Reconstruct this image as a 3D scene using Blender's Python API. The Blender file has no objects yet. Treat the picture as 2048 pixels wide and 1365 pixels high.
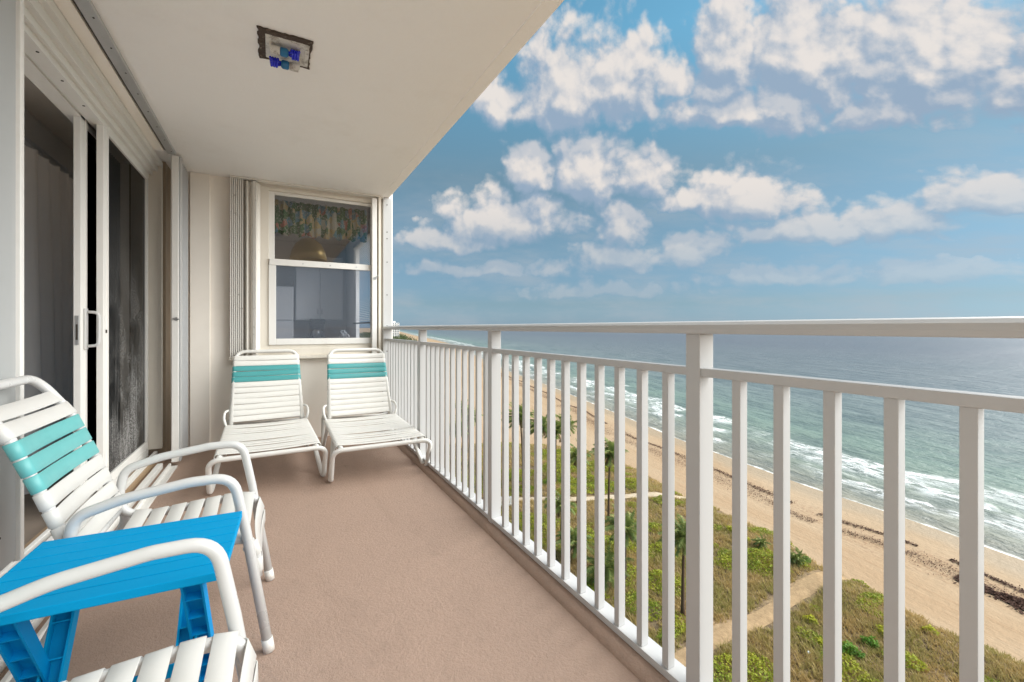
import bpy, bmesh, math, random
import numpy as np
from mathutils import Vector, Matrix
R = math.radians
PI = math.pi
random.seed(7)
rng = np.random.default_rng(11)
SC = bpy.context.scene
COL = SC.collection

# ---------------------------------------------------------------- camera
# eye at the origin; +Y runs along the balcony (north), +X out to sea (east), floor at z = FL
cd = bpy.data.cameras.new('camera')
cam = bpy.data.objects.new('camera', cd)
COL.objects.link(cam)
cd.sensor_width = 36.0
cd.lens = 885.0 / 2048.0 * 36.0
cd.shift_y = -26.5 / 2048.0
cd.clip_start = 0.02
cd.clip_end = 80000
cam.location = (0, 0, 0)
cam.rotation_euler = (R(90), 0, -R(28.274))
SC.camera = cam
SC.view_settings.view_transform = 'Standard'
SC.view_settings.look = 'None'
SC.view_settings.gamma = 1.0
SC.view_settings.exposure = 1.28
try:
    SC.cycles.max_bounces = 10
    SC.cycles.diffuse_bounces = 6
    SC.cycles.glossy_bounces = 4
    SC.cycles.transparent_max_bounces = 12
    SC.cycles.caustics_reflective = False
    SC.cycles.caustics_refractive = False
    SC.cycles.use_denoising = True
except Exception:
    pass

# ---------------------------------------------------------------- sun and sky
SUN_AZ, SUN_EL = 122.0, 38.0          # degrees clockwise from north (+Y), above the horizon
sd = Vector((math.sin(R(SUN_AZ)) * math.cos(R(SUN_EL)), math.cos(R(SUN_AZ)) * math.cos(R(SUN_EL)), math.sin(R(SUN_EL))))
sl = bpy.data.lights.new('sun', 'SUN')
sl.energy = 3.5
sl.angle = R(80)                       # thin cloud veils the sun: no hard shadows anywhere in the photograph
sl.color = (1.0, 0.955, 0.89)
so = bpy.data.objects.new('sun', sl)
COL.objects.link(so)
so.location = sd * 50
so.rotation_euler = (-sd).to_track_quat('-Z', 'Y').to_euler()


class NT:
    """tiny helper to write node trees"""
    def __init__(s, tree):
        s.t = tree
    def n(s, kind, **kw):
        nd = s.t.nodes.new(kind)
        for k, v in kw.items():
            setattr(nd, k, v)
        return nd
    def put(s, sock, v):
        if isinstance(v, bpy.types.NodeSocket):
            s.t.links.new(v, sock)
        elif v is not None:
            if sock.type == 'RGBA' and len(v) == 3:
                v = (*v, 1)
            sock.default_value = v
    def math(s, op, a, b=None, c=None, clamp=False):
        nd = s.n('ShaderNodeMath', operation=op, use_clamp=clamp)
        for i, v in enumerate((a, b, c)):
            s.put(nd.inputs[i], v)
        return nd.outputs[0]
    def vmath(s, op, a, b=None):
        nd = s.n('ShaderNodeVectorMath', operation=op)
        s.put(nd.inputs[0], a)
        s.put(nd.inputs[1], b)
        return nd
    def mix(s, f, a, b, blend='MIX'):
        nd = s.n('ShaderNodeMix', data_type='RGBA', blend_type=blend)
        s.put(nd.inputs[0], f)
        s.put(nd.inputs[6], a)
        s.put(nd.inputs[7], b)
        return nd.outputs[2]
    def ramp(s, f, stops, interp='LINEAR'):
        nd = s.n('ShaderNodeValToRGB')
        cr = nd.color_ramp
        cr.interpolation = interp
        while len(cr.elements) < len(stops):
            cr.elements.new(0.5)
        for e, (p, c) in zip(cr.elements, stops):
            e.position = p
            e.color = (*c, 1) if not isinstance(c, (int, float)) else (c, c, c, 1)
        s.put(nd.inputs[0], f)
        return nd.outputs[0]
    def step(s, v, lo, hi):
        nd = s.n('ShaderNodeMapRange', interpolation_type='SMOOTHSTEP')
        s.put(nd.inputs[0], v)
        nd.inputs[1].default_value = lo
        nd.inputs[2].default_value = hi
        return nd.outputs[0]
    def noise(s, vec, scale, detail=4, rough=0.55, dist=0.0):
        nd = s.n('ShaderNodeTexNoise')
        s.put(nd.inputs['Vector'], vec)
        nd.inputs['Scale'].default_value = scale
        nd.inputs['Detail'].default_value = detail
        nd.inputs['Roughness'].default_value = rough
        nd.inputs['Distortion'].default_value = dist
        return nd.outputs['Fac']
    def mapping(s, vec, scale=(1, 1, 1), rot=(0, 0, 0), loc=(0, 0, 0)):
        nd = s.n('ShaderNodeMapping')
        s.put(nd.inputs['Vector'], vec)
        nd.inputs['Scale'].default_value = scale
        nd.inputs['Rotation'].default_value = rot
        nd.inputs['Location'].default_value = loc
        return nd.outputs[0]


# cumulus clouds of the sky: azimuth, elevation of the flat base's middle, half width, height above the base (degrees), thickness
CLOUDS = [
    (54.5, 31.0, 5, 10, 1.0), (62, 30.2, 8, 12, 1.1), (71, 29.6, 8, 12, 1.1), (80, 29, 8, 12, 1.0), (93, 27, 10, 12, 1.0),
    (35, 27.4, 7.5, 9.6, 1.0), (43, 28.0, 6.5, 8.2, 1.0), (26.5, 26.2, 4.5, 5.0, .9), (49, 28.8, 4, 3.6, .8),
    (56, 25.2, 10, 3.6, 1.0), (59.5, 25.6, 4.4, 5.6, 1.0), (67.5, 25.4, 4.5, 3.6, .85), (53, 28, 4.2, 4.4, .8),
    (30.5, 18.7, 4.5, 5.2, .95), (38, 18.2, 6.5, 7.2, 1.05), (45, 18.2, 5.5, 4.8, .9), (56, 16, 8, 5.2, 1.0), (50, 15.8, 5, 2.6, .8),
    (27, 13.0, 11, 5.0, .95), (42, 12.0, 4.4, 4.4, .95), (75.5, 16.0, 5.5, 4.4, 1.0), (62, 12.1, 10, 3.2, .92), (69.5, 12.2, 5.2, 4.4, .95),
    (42, 8.4, 8, 2.8, .85), (50, 9.0, 5.5, 4.2, .88), (19, 10.6, 8, 2.4, .8), (25, 7.2, 13, 2.0, .72),
    (60, 6.2, 10, 2.6, .72), (72, 6.6, 8, 3.2, .75), (40, 4.6, 13, 2.0, .62)]


def cloud_group():
    g = bpy.data.node_groups.new('cloud_density', 'ShaderNodeTree')
    g.interface.new_socket('P', in_out='INPUT', socket_type='NodeSocketVector')
    g.interface.new_socket('D', in_out='OUTPUT', socket_type='NodeSocketFloat')
    b = NT(g)
    gi = b.n('NodeGroupInput')
    go = b.n('NodeGroupOutput')
    P = gi.outputs[0]
    warp = b.n('ShaderNodeTexNoise')
    b.put(warp.inputs['Vector'], P)
    warp.inputs['Scale'].default_value = 0.20
    warp.inputs['Detail'].default_value = 4
    wv = b.vmath('SUBTRACT', warp.outputs['Color'], (0.5, 0.5, 0.5)).outputs[0]
    Pw = b.vmath('ADD', P, b.vmath('MULTIPLY', wv, (5.0, 3.4, 0)).outputs[0]).outputs[0]
    best = None
    for (a, e, rx, h, w) in CLOUDS:
        d = b.vmath('MULTIPLY', b.vmath('SUBTRACT', Pw, (a, e, 0)).outputs[0], (1 / rx, 1 / h, 0)).outputs[0]
        sp = b.n('ShaderNodeSeparateXYZ')
        b.put(sp.inputs[0], d)
        # below the base the cloud ends quickly, above it is a dome
        yy = b.math('MAXIMUM', sp.outputs[1], b.math('MULTIPLY', sp.outputs[1], -2.3))
        r2 = b.math('ADD', b.math('MULTIPLY', sp.outputs[0], sp.outputs[0]), b.math('MULTIPLY', yy, yy))
        v = b.math('MULTIPLY', b.math('SUBTRACT', 1.0, b.math('SQRT', r2)), w)
        best = v if best is None else b.math('MAXIMUM', best, v)
    # billows: rounded lobes from a cellular pattern at two sizes, then fine fraying
    def lobes(scale, off):
        vo = b.n('ShaderNodeTexVoronoi', feature='SMOOTH_F1')
        vo.voronoi_dimensions = '2D'
        b.put(vo.inputs['Vector'], b.vmath('ADD', Pw, off).outputs[0])
        vo.inputs['Scale'].default_value = scale
        vo.inputs['Smoothness'].default_value = 0.35
        return b.math('SUBTRACT', 0.46, vo.outputs['Distance'])
    nn = b.math('ADD', b.math('MULTIPLY', lobes(0.30, (3, 1, 0)), .55), b.math('MULTIPLY', lobes(0.80, (9, 5, 0)), .26))
    n1 = b.noise(P, 0.55, 8, 0.62)
    nn = b.math('ADD', nn, b.math('MULTIPLY', b.math('SUBTRACT', n1, 0.5), 0.70))
    b.put(go.inputs[0], b.math('ADD', b.math('MULTIPLY', best, 1.15), nn))
    return g


W = bpy.data.worlds.new('World')
SC.world = W
W.use_nodes = True
wt = NT(W.node_tree)
W.node_tree.nodes.clear()
sky = wt.n('ShaderNodeTexSky', sky_type='NISHITA', sun_disc=False)
sky.sun_elevation = R(SUN_EL)
sky.sun_rotation = R(SUN_AZ)
sky.altitude = 0
sky.air_density = 1.0
sky.dust_density = 0.3
sky.ozone_density = 1.6
gen = wt.n('ShaderNodeTexCoord').outputs['Generated']
sx = wt.n('ShaderNodeSeparateXYZ')
wt.put(sx.inputs[0], gen)
az = wt.math('MULTIPLY', wt.math('ARCTAN2', sx.outputs[0], sx.outputs[1]), 57.29578)
el = wt.math('MULTIPLY', wt.math('ARCSINE', sx.outputs[2]), 57.29578)
# height measured on an upright plane facing north-east, so that flat cloud bases run level there
dl = wt.math('MINIMUM', wt.math('ABSOLUTE', wt.math('SUBTRACT', az, 28.0)), 76.0)
tl_ = wt.math('DIVIDE', wt.math('TANGENT', wt.math('DIVIDE', el, 57.29578)), wt.math('COSINE', wt.math('DIVIDE', dl, 57.29578)))
el2 = wt.math('MULTIPLY', wt.math('ARCTANGENT', tl_), 57.29578)
cv = wt.n('ShaderNodeCombineXYZ')
wt.put(cv.inputs[0], az)
wt.put(cv.inputs[1], el2)
cg = cloud_group()
g1 = wt.n('ShaderNodeGroup', node_tree=cg)
wt.put(g1.inputs[0], cv.outputs[0])
g2 = wt.n('ShaderNodeGroup', node_tree=cg)
wt.put(g2.inputs[0], wt.vmath('ADD', cv.outputs[0], (0.55, 1.25, 0)).outputs[0])
g3 = wt.n('ShaderNodeGroup', node_tree=cg)
wt.put(g3.inputs[0], wt.vmath('ADD', cv.outputs[0], (0.8, 4.2, 0)).outputs[0])
alpha = wt.step(g1.outputs[0], -0.04, 0.52)
fine_l = wt.step(wt.math('SUBTRACT', g1.outputs[0], g2.outputs[0]), -0.26, 0.36)
big_l = wt.step(wt.math('SUBTRACT', g1.outputs[0], g3.outputs[0]), -0.12, 0.70)
lit = wt.math('ADD', wt.math('MULTIPLY', fine_l, .50), wt.math('MULTIPLY', big_l, .50))
low = wt.step(el, 2.0, 17.0)
ccol = wt.mix(lit, (0.33, 0.435, 0.57), (0.88, 0.815, 0.765))
ccol = wt.mix(low, wt.mix(0.55, ccol, (0.52, 0.55, 0.60)), ccol)
alpha = wt.math('MULTIPLY', alpha, wt.math('ADD', .35, wt.math('MULTIPLY', wt.step(el, 3.0, 17.0), 0.60)))
# thin milky veils low in the sky
veil = wt.step(wt.noise(wt.mapping(cv.outputs[0], (.35, 1.0, 1)), .22, 6, .6), .40, .72)
veil = wt.math('MULTIPLY', wt.math('MULTIPLY', veil, wt.step(el, 24, 8)), .42)
ccol = wt.mix(wt.math('LESS_THAN', alpha, veil), ccol, (0.50, 0.535, 0.58))
alpha = wt.math('MAXIMUM', alpha, veil)
# a touch greyer towards the sea horizon, where the air is thick with moisture
tint = wt.ramp(wt.math('DIVIDE', el, 60.0), [(0.0, (0.19, 0.30, 0.54)), (0.05, (0.218, 0.29, 0.39)), (0.16, (0.34, 0.40, 0.40)), (0.31, (0.46, 0.515, 0.43)), (0.55, (0.58, 0.93, 0.80))])
skyc = wt.mix(1.0, sky.outputs[0], tint, 'MULTIPLY')
bg1 = wt.n('ShaderNodeBackground')
wt.put(bg1.inputs[0], skyc)
bg1.inputs[1].default_value = 0.094
bg2 = wt.n('ShaderNodeBackground')
wt.put(bg2.inputs[0], ccol)
bg2.inputs[1].default_value = 0.395
ms = wt.n('ShaderNodeMixShader')
wt.put(ms.inputs[0], alpha)
wt.put(ms.inputs[1], bg1.outputs[0])
wt.put(ms.inputs[2], bg2.outputs[0])
wo = wt.n('ShaderNodeOutputWorld')
wt.put(wo.inputs[0], ms.outputs[0])

# ---------------------------------------------------------------- materials
MATS = {}


def newmat(name):
    m = bpy.data.materials.new(name)
    m.use_nodes = True
    m.node_tree.nodes.clear()
    b = NT(m.node_tree)
    out = b.n('ShaderNodeOutputMaterial')
    MATS[name] = m
    return m, b, out


def pbsdf(b, out, color, rough=0.5, spec=0.5, metal=0.0, normal=None):
    p = b.n('ShaderNodeBsdfPrincipled')
    b.put(p.inputs['Base Color'], color)
    b.put(p.inputs['Roughness'], rough)
    p.inputs['Specular IOR Level'].default_value = spec
    p.inputs['Metallic'].default_value = metal
    if normal is not None:
        b.put(p.inputs['Normal'], normal)
    b.put(out.inputs[0], p.outputs[0])
    return p


def bump(b, h, strength, dist=0.01, normal=None):
    nd = b.n('ShaderNodeBump')
    nd.inputs['Strength'].default_value = strength
    nd.inputs['Distance'].default_value = dist
    b.put(nd.inputs['Height'], h)
    if normal is not None:
        b.put(nd.inputs['Normal'], normal)
    return nd.outputs[0]


def coat(name, col, rough=0.45, dirt=0.12, dirtcol=(0.35, 0.30, 0.24), scale=6, bumpk=0.0, bscale=200, spec=0.4, streak=False, metal=0.0, lo=.5, hi=.75):
    """painted / plastic surface: base colour, faint large-scale variation, worn specks"""
    m, b, out = newmat(name)
    oc = b.n('ShaderNodeTexCoord').outputs['Object']
    vec = b.mapping(oc, (1, 1, 0.08)) if streak else oc
    n1 = b.noise(vec, scale, 6, 0.62)
    n2 = b.noise(oc, scale * 7, 4, 0.6)
    f = b.math('MULTIPLY', b.step(b.math('ADD', b.math('MULTIPLY', n1, .75), b.math('MULTIPLY', n2, .25)), lo, hi), dirt)
    c = b.mix(f, col, dirtcol)
    c = b.mix(b.math('MULTIPLY', n2, 0.10), c, tuple(x * 0.82 for x in col))
    nrm = bump(b, b.noise(oc, bscale, 3, 0.6), bumpk, 0.004) if bumpk else None
    rr = b.math('ADD', rough, b.math('MULTIPLY', b.math('SUBTRACT', n1, .5), .25))
    pbsdf(b, out, c, rr, spec, metal, nrm)
    return m


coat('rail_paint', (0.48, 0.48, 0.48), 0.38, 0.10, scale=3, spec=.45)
coat('stucco_ceiling', (0.94, 0.925, 0.91), 0.9, 0.14, (0.6, 0.52, 0.43), scale=1.3, bumpk=0.6, bscale=70, spec=.2)
coat('wall_paint', (0.91, 0.855, 0.785), 0.8, 0.12, (0.55, 0.45, 0.34), scale=1.6, bumpk=0.12, bscale=120, spec=.25)
coat('frame_white', (0.80, 0.785, 0.755), 0.38, 0.22, (0.5, 0.43, 0.34), scale=3.5, streak=True)
coat('track_white', (0.80, 0.785, 0.75), 0.4, 0.12, (0.5, 0.43, 0.34), scale=5)
coat('frame_cream', (0.74, 0.69, 0.61), 0.45, 0.25, (0.4, 0.33, 0.25), scale=3.5, streak=True)
coat('shutter_metal', (0.80, 0.77, 0.72), 0.42, 0.55, (0.16, 0.13, 0.10), scale=26, streak=False, lo=.58, hi=.68)
coat('shutter_grey', (0.50, 0.505, 0.51), 0.35, 0.25, (0.2, 0.18, 0.15), scale=5, streak=True, metal=.3)
coat('panel_grey', (0.40, 0.41, 0.41), 0.42, 0.12, (0.3, 0.3, 0.28), scale=4, spec=.45)
coat('dark_gap', (0.05, 0.042, 0.035), 0.8, 0.2, scale=8)
coat('recess_shade', (0.33, 0.26, 0.19), 0.8, 0.3, scale=5, streak=True)  # brown stands for the shadow on the wall return
coat('sill_brown', (0.42, 0.30, 0.19), 0.75, 0.5, (0.16, 0.10, 0.06), scale=7)
coat('vinyl_white', (0.63, 0.62, 0.597), 0.36, 0.14, (0.52, 0.46, 0.38), scale=14, bumpk=0.05, bscale=60, spec=.45)
coat('vinyl_cream', (0.76, 0.745, 0.71), 0.4, 0.16, (0.5, 0.43, 0.34), scale=12, bumpk=0.05, bscale=60, spec=.4)
coat('vinyl_teal', (0.075, 0.34, 0.35), 0.36, 0.25, (0.10, 0.30, 0.31), scale=11, spec=.45)
coat('vinyl_teal_pale', (0.13, 0.43, 0.43), 0.38, 0.25, (0.10, 0.34, 0.35), scale=11, spec=.45)
coat('tube_white', (0.59, 0.588, 0.582), 0.3, 0.14, (0.55, 0.48, 0.40), scale=10, spec=.5)
coat('tube_cream', (0.73, 0.72, 0.69), 0.34, 0.22, (0.5, 0.42, 0.32), scale=10, spec=.5)
coat('table_blue', (0.0, 0.285, 0.58), 0.6, 0.20, (0.0, 0.34, 0.63), scale=16, bumpk=0.08, bscale=130, spec=.10)
coat('table_blue_rib', (0.0, 0.25, 0.58), 0.6, 0.3, (0.01, 0.26, 0.52), scale=16, spec=.1)
coat('residue', (0.075, 0.055, 0.045), 0.9, 0.7, (0.32, 0.27, 0.22), scale=45, bumpk=0.9, bscale=120, lo=.52, hi=.7)
coat('fixture_white', (0.66, 0.64, 0.60), 0.45, 0.75, (0.17, 0.13, 0.10), scale=24, lo=.46, hi=.62)
coat('bulb_base', (0.02, 0.16, 0.34), 0.35, 0.1, scale=20)
coat('bulb_blue', (0.012, 0.022, 0.60), 0.15, 0.0, scale=20, spec=.6)
coat('steel', (0.55, 0.55, 0.55), 0.3, 0.3, scale=30, metal=.9)
coat('rubber_foot', (0.78, 0.76, 0.72), 0.55, 0.3, scale=20)
coat('inner_wall', (0.74, 0.72, 0.70), 0.85, 0.05, scale=2)
coat('inner_ceiling', (0.74, 0.69, 0.62), 0.9, 0.2, scale=30, bumpk=.8, bscale=180)
coat('inner_floor', (0.25, 0.2, 0.16), 0.6, 0.1, scale=2)
coat('cabinet', (0.82, 0.82, 0.84), 0.5, 0.05, scale=3)
coat('counter_dark', (0.12, 0.12, 0.15), 0.35, 0.1, scale=8)
coat('black_plastic', (0.025, 0.025, 0.03), 0.3, 0.0, scale=8)
coat('lamp_gold', (0.42, 0.29, 0.10), 0.35, 0.1, scale=8, metal=.5)
coat('blind_white', (0.62, 0.60, 0.58), 0.6, 0.05, scale=8)
coat('curtain_rod', (0.70, 0.72, 0.76), 0.4, 0.05, scale=8)
coat('jar_teal', (0.08, 0.35, 0.33), 0.3, 0.05, scale=8)
coat('tower_white', (0.72, 0.71, 0.69), 0.7, 0.05, scale=.1)
coat('tower_glass', (0.10, 0.13, 0.16), 0.2, 0.05, scale=.1)
coat('marker_orange', (0.70, 0.26, 0.05), 0.5, 0.1, scale=6)
coat('fence_white', (0.76, 0.75, 0.72), 0.6, 0.1, scale=3)


def make_floor_mat():
    m, b, out = newmat('deck_coating')
    oc = b.n('ShaderNodeTexCoord').outputs['Object']
    big = b.noise(oc, 1.1, 5, 0.6)
    mid = b.noise(oc, 34, 4, 0.65)
    fine = b.noise(oc, 210, 3, 0.6)
    c = b.mix(b.step(big, .35, .7), (0.41, 0.286, 0.222), (0.37, 0.26, 0.203))
    c = b.mix(b.math('MULTIPLY', b.step(mid, .45, .75), .22), c, (0.26, 0.19, 0.148))
    c = b.mix(b.math('MULTIPLY', b.step(fine, .48, .72), .35), c, (0.48, 0.375, 0.31))
    scuff = b.noise(b.mapping(oc, (1.0, .35, 1), rot=(0, 0, R(12))), 2.2, 6, .7, .6)
    c = b.mix(b.math('MULTIPLY', b.step(scuff, .52, .70), .22), c, (0.24, 0.17, 0.13))
    spot = b.noise(oc, 5.5, 2, .5)
    c = b.mix(b.math('MULTIPLY', b.step(spot, .70, .78), .25), c, (0.20, 0.145, 0.11))
    h = b.math('ADD', b.math('MULTIPLY', fine, .8), b.math('MULTIPLY', b.noise(oc, 78, 3, .65), 1.5))
    pbsdf(b, out, c, 0.62, 0.35, 0, bump(b, h, 0.5, 0.006))


make_floor_mat()


def make_glass(name, tint=(0.75, 0.76, 0.78), refl=0.10, salt=0.0, mesh=0.0):
    m, b, out = newmat(name)
    tr = b.n('ShaderNodeBsdfTransparent')
    tr.inputs[0].default_value = (*tint, 1)
    gl = b.n('ShaderNodeBsdfGlossy')
    gl.inputs['Roughness'].default_value = 0.02
    lw = b.n('ShaderNodeLayerWeight')
    lw.inputs[0].default_value = 0.25
    f = b.math('ADD', b.math('MULTIPLY', lw.outputs['Fresnel'], 0.6), refl, clamp=True)
    mx = b.n('ShaderNodeMixShader')
    b.put(mx.inputs[0], f)
    b.put(mx.inputs[1], tr.outputs[0])
    b.put(mx.inputs[2], gl.outputs[0])
    last = mx.outputs[0]
    if salt:
        oc = b.n('ShaderNodeTexCoord').outputs['Object']
        s = b.n('ShaderNodeSeparateXYZ')
        b.put(s.inputs[0], oc)
        z = s.outputs[2]
        n1 = b.noise(b.mapping(oc, (1, 1, .85)), 2.6, 5, .55)
        n2 = b.noise(b.mapping(oc, (1, 1, .8)), 150, 3, .6)
        run = b.noise(b.mapping(oc, (1, 3.5, .22), rot=(R(9), 0, 0)), 1.1, 4, .55, 1.0)
        up = b.step(z, 1.95, 0.30)
        k = b.math('MULTIPLY', b.step(n1, .36, .66), b.math('ADD', .03, b.math('MULTIPLY', up, .60)))
        k = b.math('MULTIPLY', k, b.math('ADD', .12, b.math('MULTIPLY', b.step(n2, .42, .64), .9)))
        thin = b.math('SUBTRACT', 1.0, b.step(b.math('ABSOLUTE', b.math('SUBTRACT', run, .53)), 0.0, .020))
        k = b.math('ADD', k, b.math('MULTIPLY', b.math('MULTIPLY', thin, b.step(z, 1.3, .6)), .20), clamp=True)
        df = b.n('ShaderNodeBsdfDiffuse')
        df.inputs[0].default_value = (0.44, 0.43, 0.42, 1)
        m2 = b.n('ShaderNodeMixShader')
        b.put(m2.inputs[0], b.math('MULTIPLY', k, salt))
        b.put(m2.inputs[1], last)
        b.put(m2.inputs[2], df.outputs[0])
        last = m2.outputs[0]
    if mesh:
        df = b.n('ShaderNodeBsdfDiffuse')
        df.inputs[0].default_value = (0.40, 0.43, 0.50, 1)
        m3 = b.n('ShaderNodeMixShader')
        m3.inputs[0].default_value = mesh
        b.put(m3.inputs[1], last)
        b.put(m3.inputs[2], df.outputs[0])
        last = m3.outputs[0]
    b.put(out.inputs[0], last)
    return m


make_glass('window_glass', (0.85, 0.85, 0.86), 0.06)
make_glass('screened_glass', (0.80, 0.82, 0.86), 0.05, mesh=.11)
make_glass('screen_glass', (0.06, 0.06, 0.06), 0.012, salt=1.0)
make_glass('door_glass', (0.04, 0.04, 0.04), 0.02)


def make_curtain():
    m, b, out = newmat('sheer_curtain')
    oc = b.n('ShaderNodeTexCoord').outputs['Object']
    n = b.noise(b.mapping(oc, (1, 1, .05)), 30, 4, .6)
    c = b.mix(n, (0.82, 0.83, 0.86), (0.92, 0.92, 0.94))
    p = pbsdf(b, out, c, .9, .1)
    tl = b.n('ShaderNodeBsdfTranslucent')
    b.put(tl.inputs[0], c)
    mx = b.n('ShaderNodeMixShader')
    mx.inputs[0].default_value = .28
    b.put(mx.inputs[1], p.outputs[0])
    b.put(mx.inputs[2], tl.outputs[0])
    b.put(out.inputs[0], mx.outputs[0])
    m, b, out = newmat('floral_fabric')
    oc = b.n('ShaderNodeTexCoord').outputs['Object']
    v = b.n('ShaderNodeTexVoronoi')
    b.put(v.inputs['Vector'], b.vmath('ADD', oc, b.vmath('MULTIPLY', b.n('ShaderNodeTexNoise').outputs['Color'], (.0, .0, .0)).outputs[0]).outputs[0])
    v.inputs['Scale'].default_value = 13
    s = b.n('ShaderNodeSeparateColor')
    b.put(s.inputs[0], v.outputs['Color'])
    pal = b.ramp(s.outputs[0], [(0, (.70, .68, .55)), (.2, (.10, .26, .10)), (.42, (.22, .44, .52)), (.58, (.66, .26, .18)), (.70, (.12, .24, .10)), (.86, (.75, .60, .30))], 'CONSTANT')
    n = b.noise(oc, 42, 5, .7)
    c = b.mix(b.step(n, .38, .48), (.66, .66, .56), pal)
    pbsdf(b, out, c, .9, .1)


make_curtain()


def make_sand():
    m, b, out = newmat('beach_sand')
    uv = b.n('ShaderNodeUVMap').outputs[0]
    s = b.n('ShaderNodeSeparateXYZ')
    b.put(s.inputs[0], uv)
    t = s.outputs[1]                       # metres seaward of the waterline (negative on land)
    big = b.noise(b.mapping(uv, (.35, 1, 1)), .12, 5, .6)
    c = b.mix(b.step(big, .35, .68), (0.39, 0.262, 0.155), (0.435, 0.312, 0.20))
    # raked lines left along the shore by the beach tractor
    ln = b.noise(b.mapping(uv, (.012, 1.0, 1)), 1.5, 5, .75)
    rake = b.math('MULTIPLY', b.step(ln, .50, .72), b.step(t, -3.0, -9.0))
    c = b.mix(b.math('MULTIPLY', rake, .60), c, (0.34, 0.21, 0.115))
    fp = b.noise(uv, 1.3, 5, .7)
    c = b.mix(b.math('MULTIPLY', b.step(fp, .54, .70), .22), c, (0.31, 0.195, 0.11))
    # sand kept damp by the last waves
    wob = b.math('MULTIPLY', b.math('SUBTRACT', b.noise(b.mapping(uv, (1, .2, 1)), .13, 4, .6), .5), 6.0)
    wet = b.step(b.math('ADD', t, wob), -4.2, -0.8)
    c = b.mix(b.math('MULTIPLY', wet, .75), c, (0.335, 0.255, 0.17))
    # thin scatter of weed dust along the strand
    st = b.math('ADD', t, b.math('MULTIPLY', b.math('SUBTRACT', b.noise(b.mapping(uv, (1, .3, 1)), .07, 4, .6), .5), 7))
    band = b.math('MULTIPLY', b.step(st, -11.0, -8.5), b.step(st, -4.0, -6.5))
    c = b.mix(b.math('MULTIPLY', b.math('MULTIPLY', band, b.step(b.noise(uv, 2.6, 5, .75), .47, .66)), .55), c, (0.20, 0.095, 0.05))
    h = b.math('ADD', b.math('MULTIPLY', fp, 1.0), b.math('MULTIPLY', ln, .5))
    pbsdf(b, out, c, b.math('SUBTRACT', .9, b.math('MULTIPLY', wet, .35)), .2, 0, bump(b, h, .5, .25))


make_sand()


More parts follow.
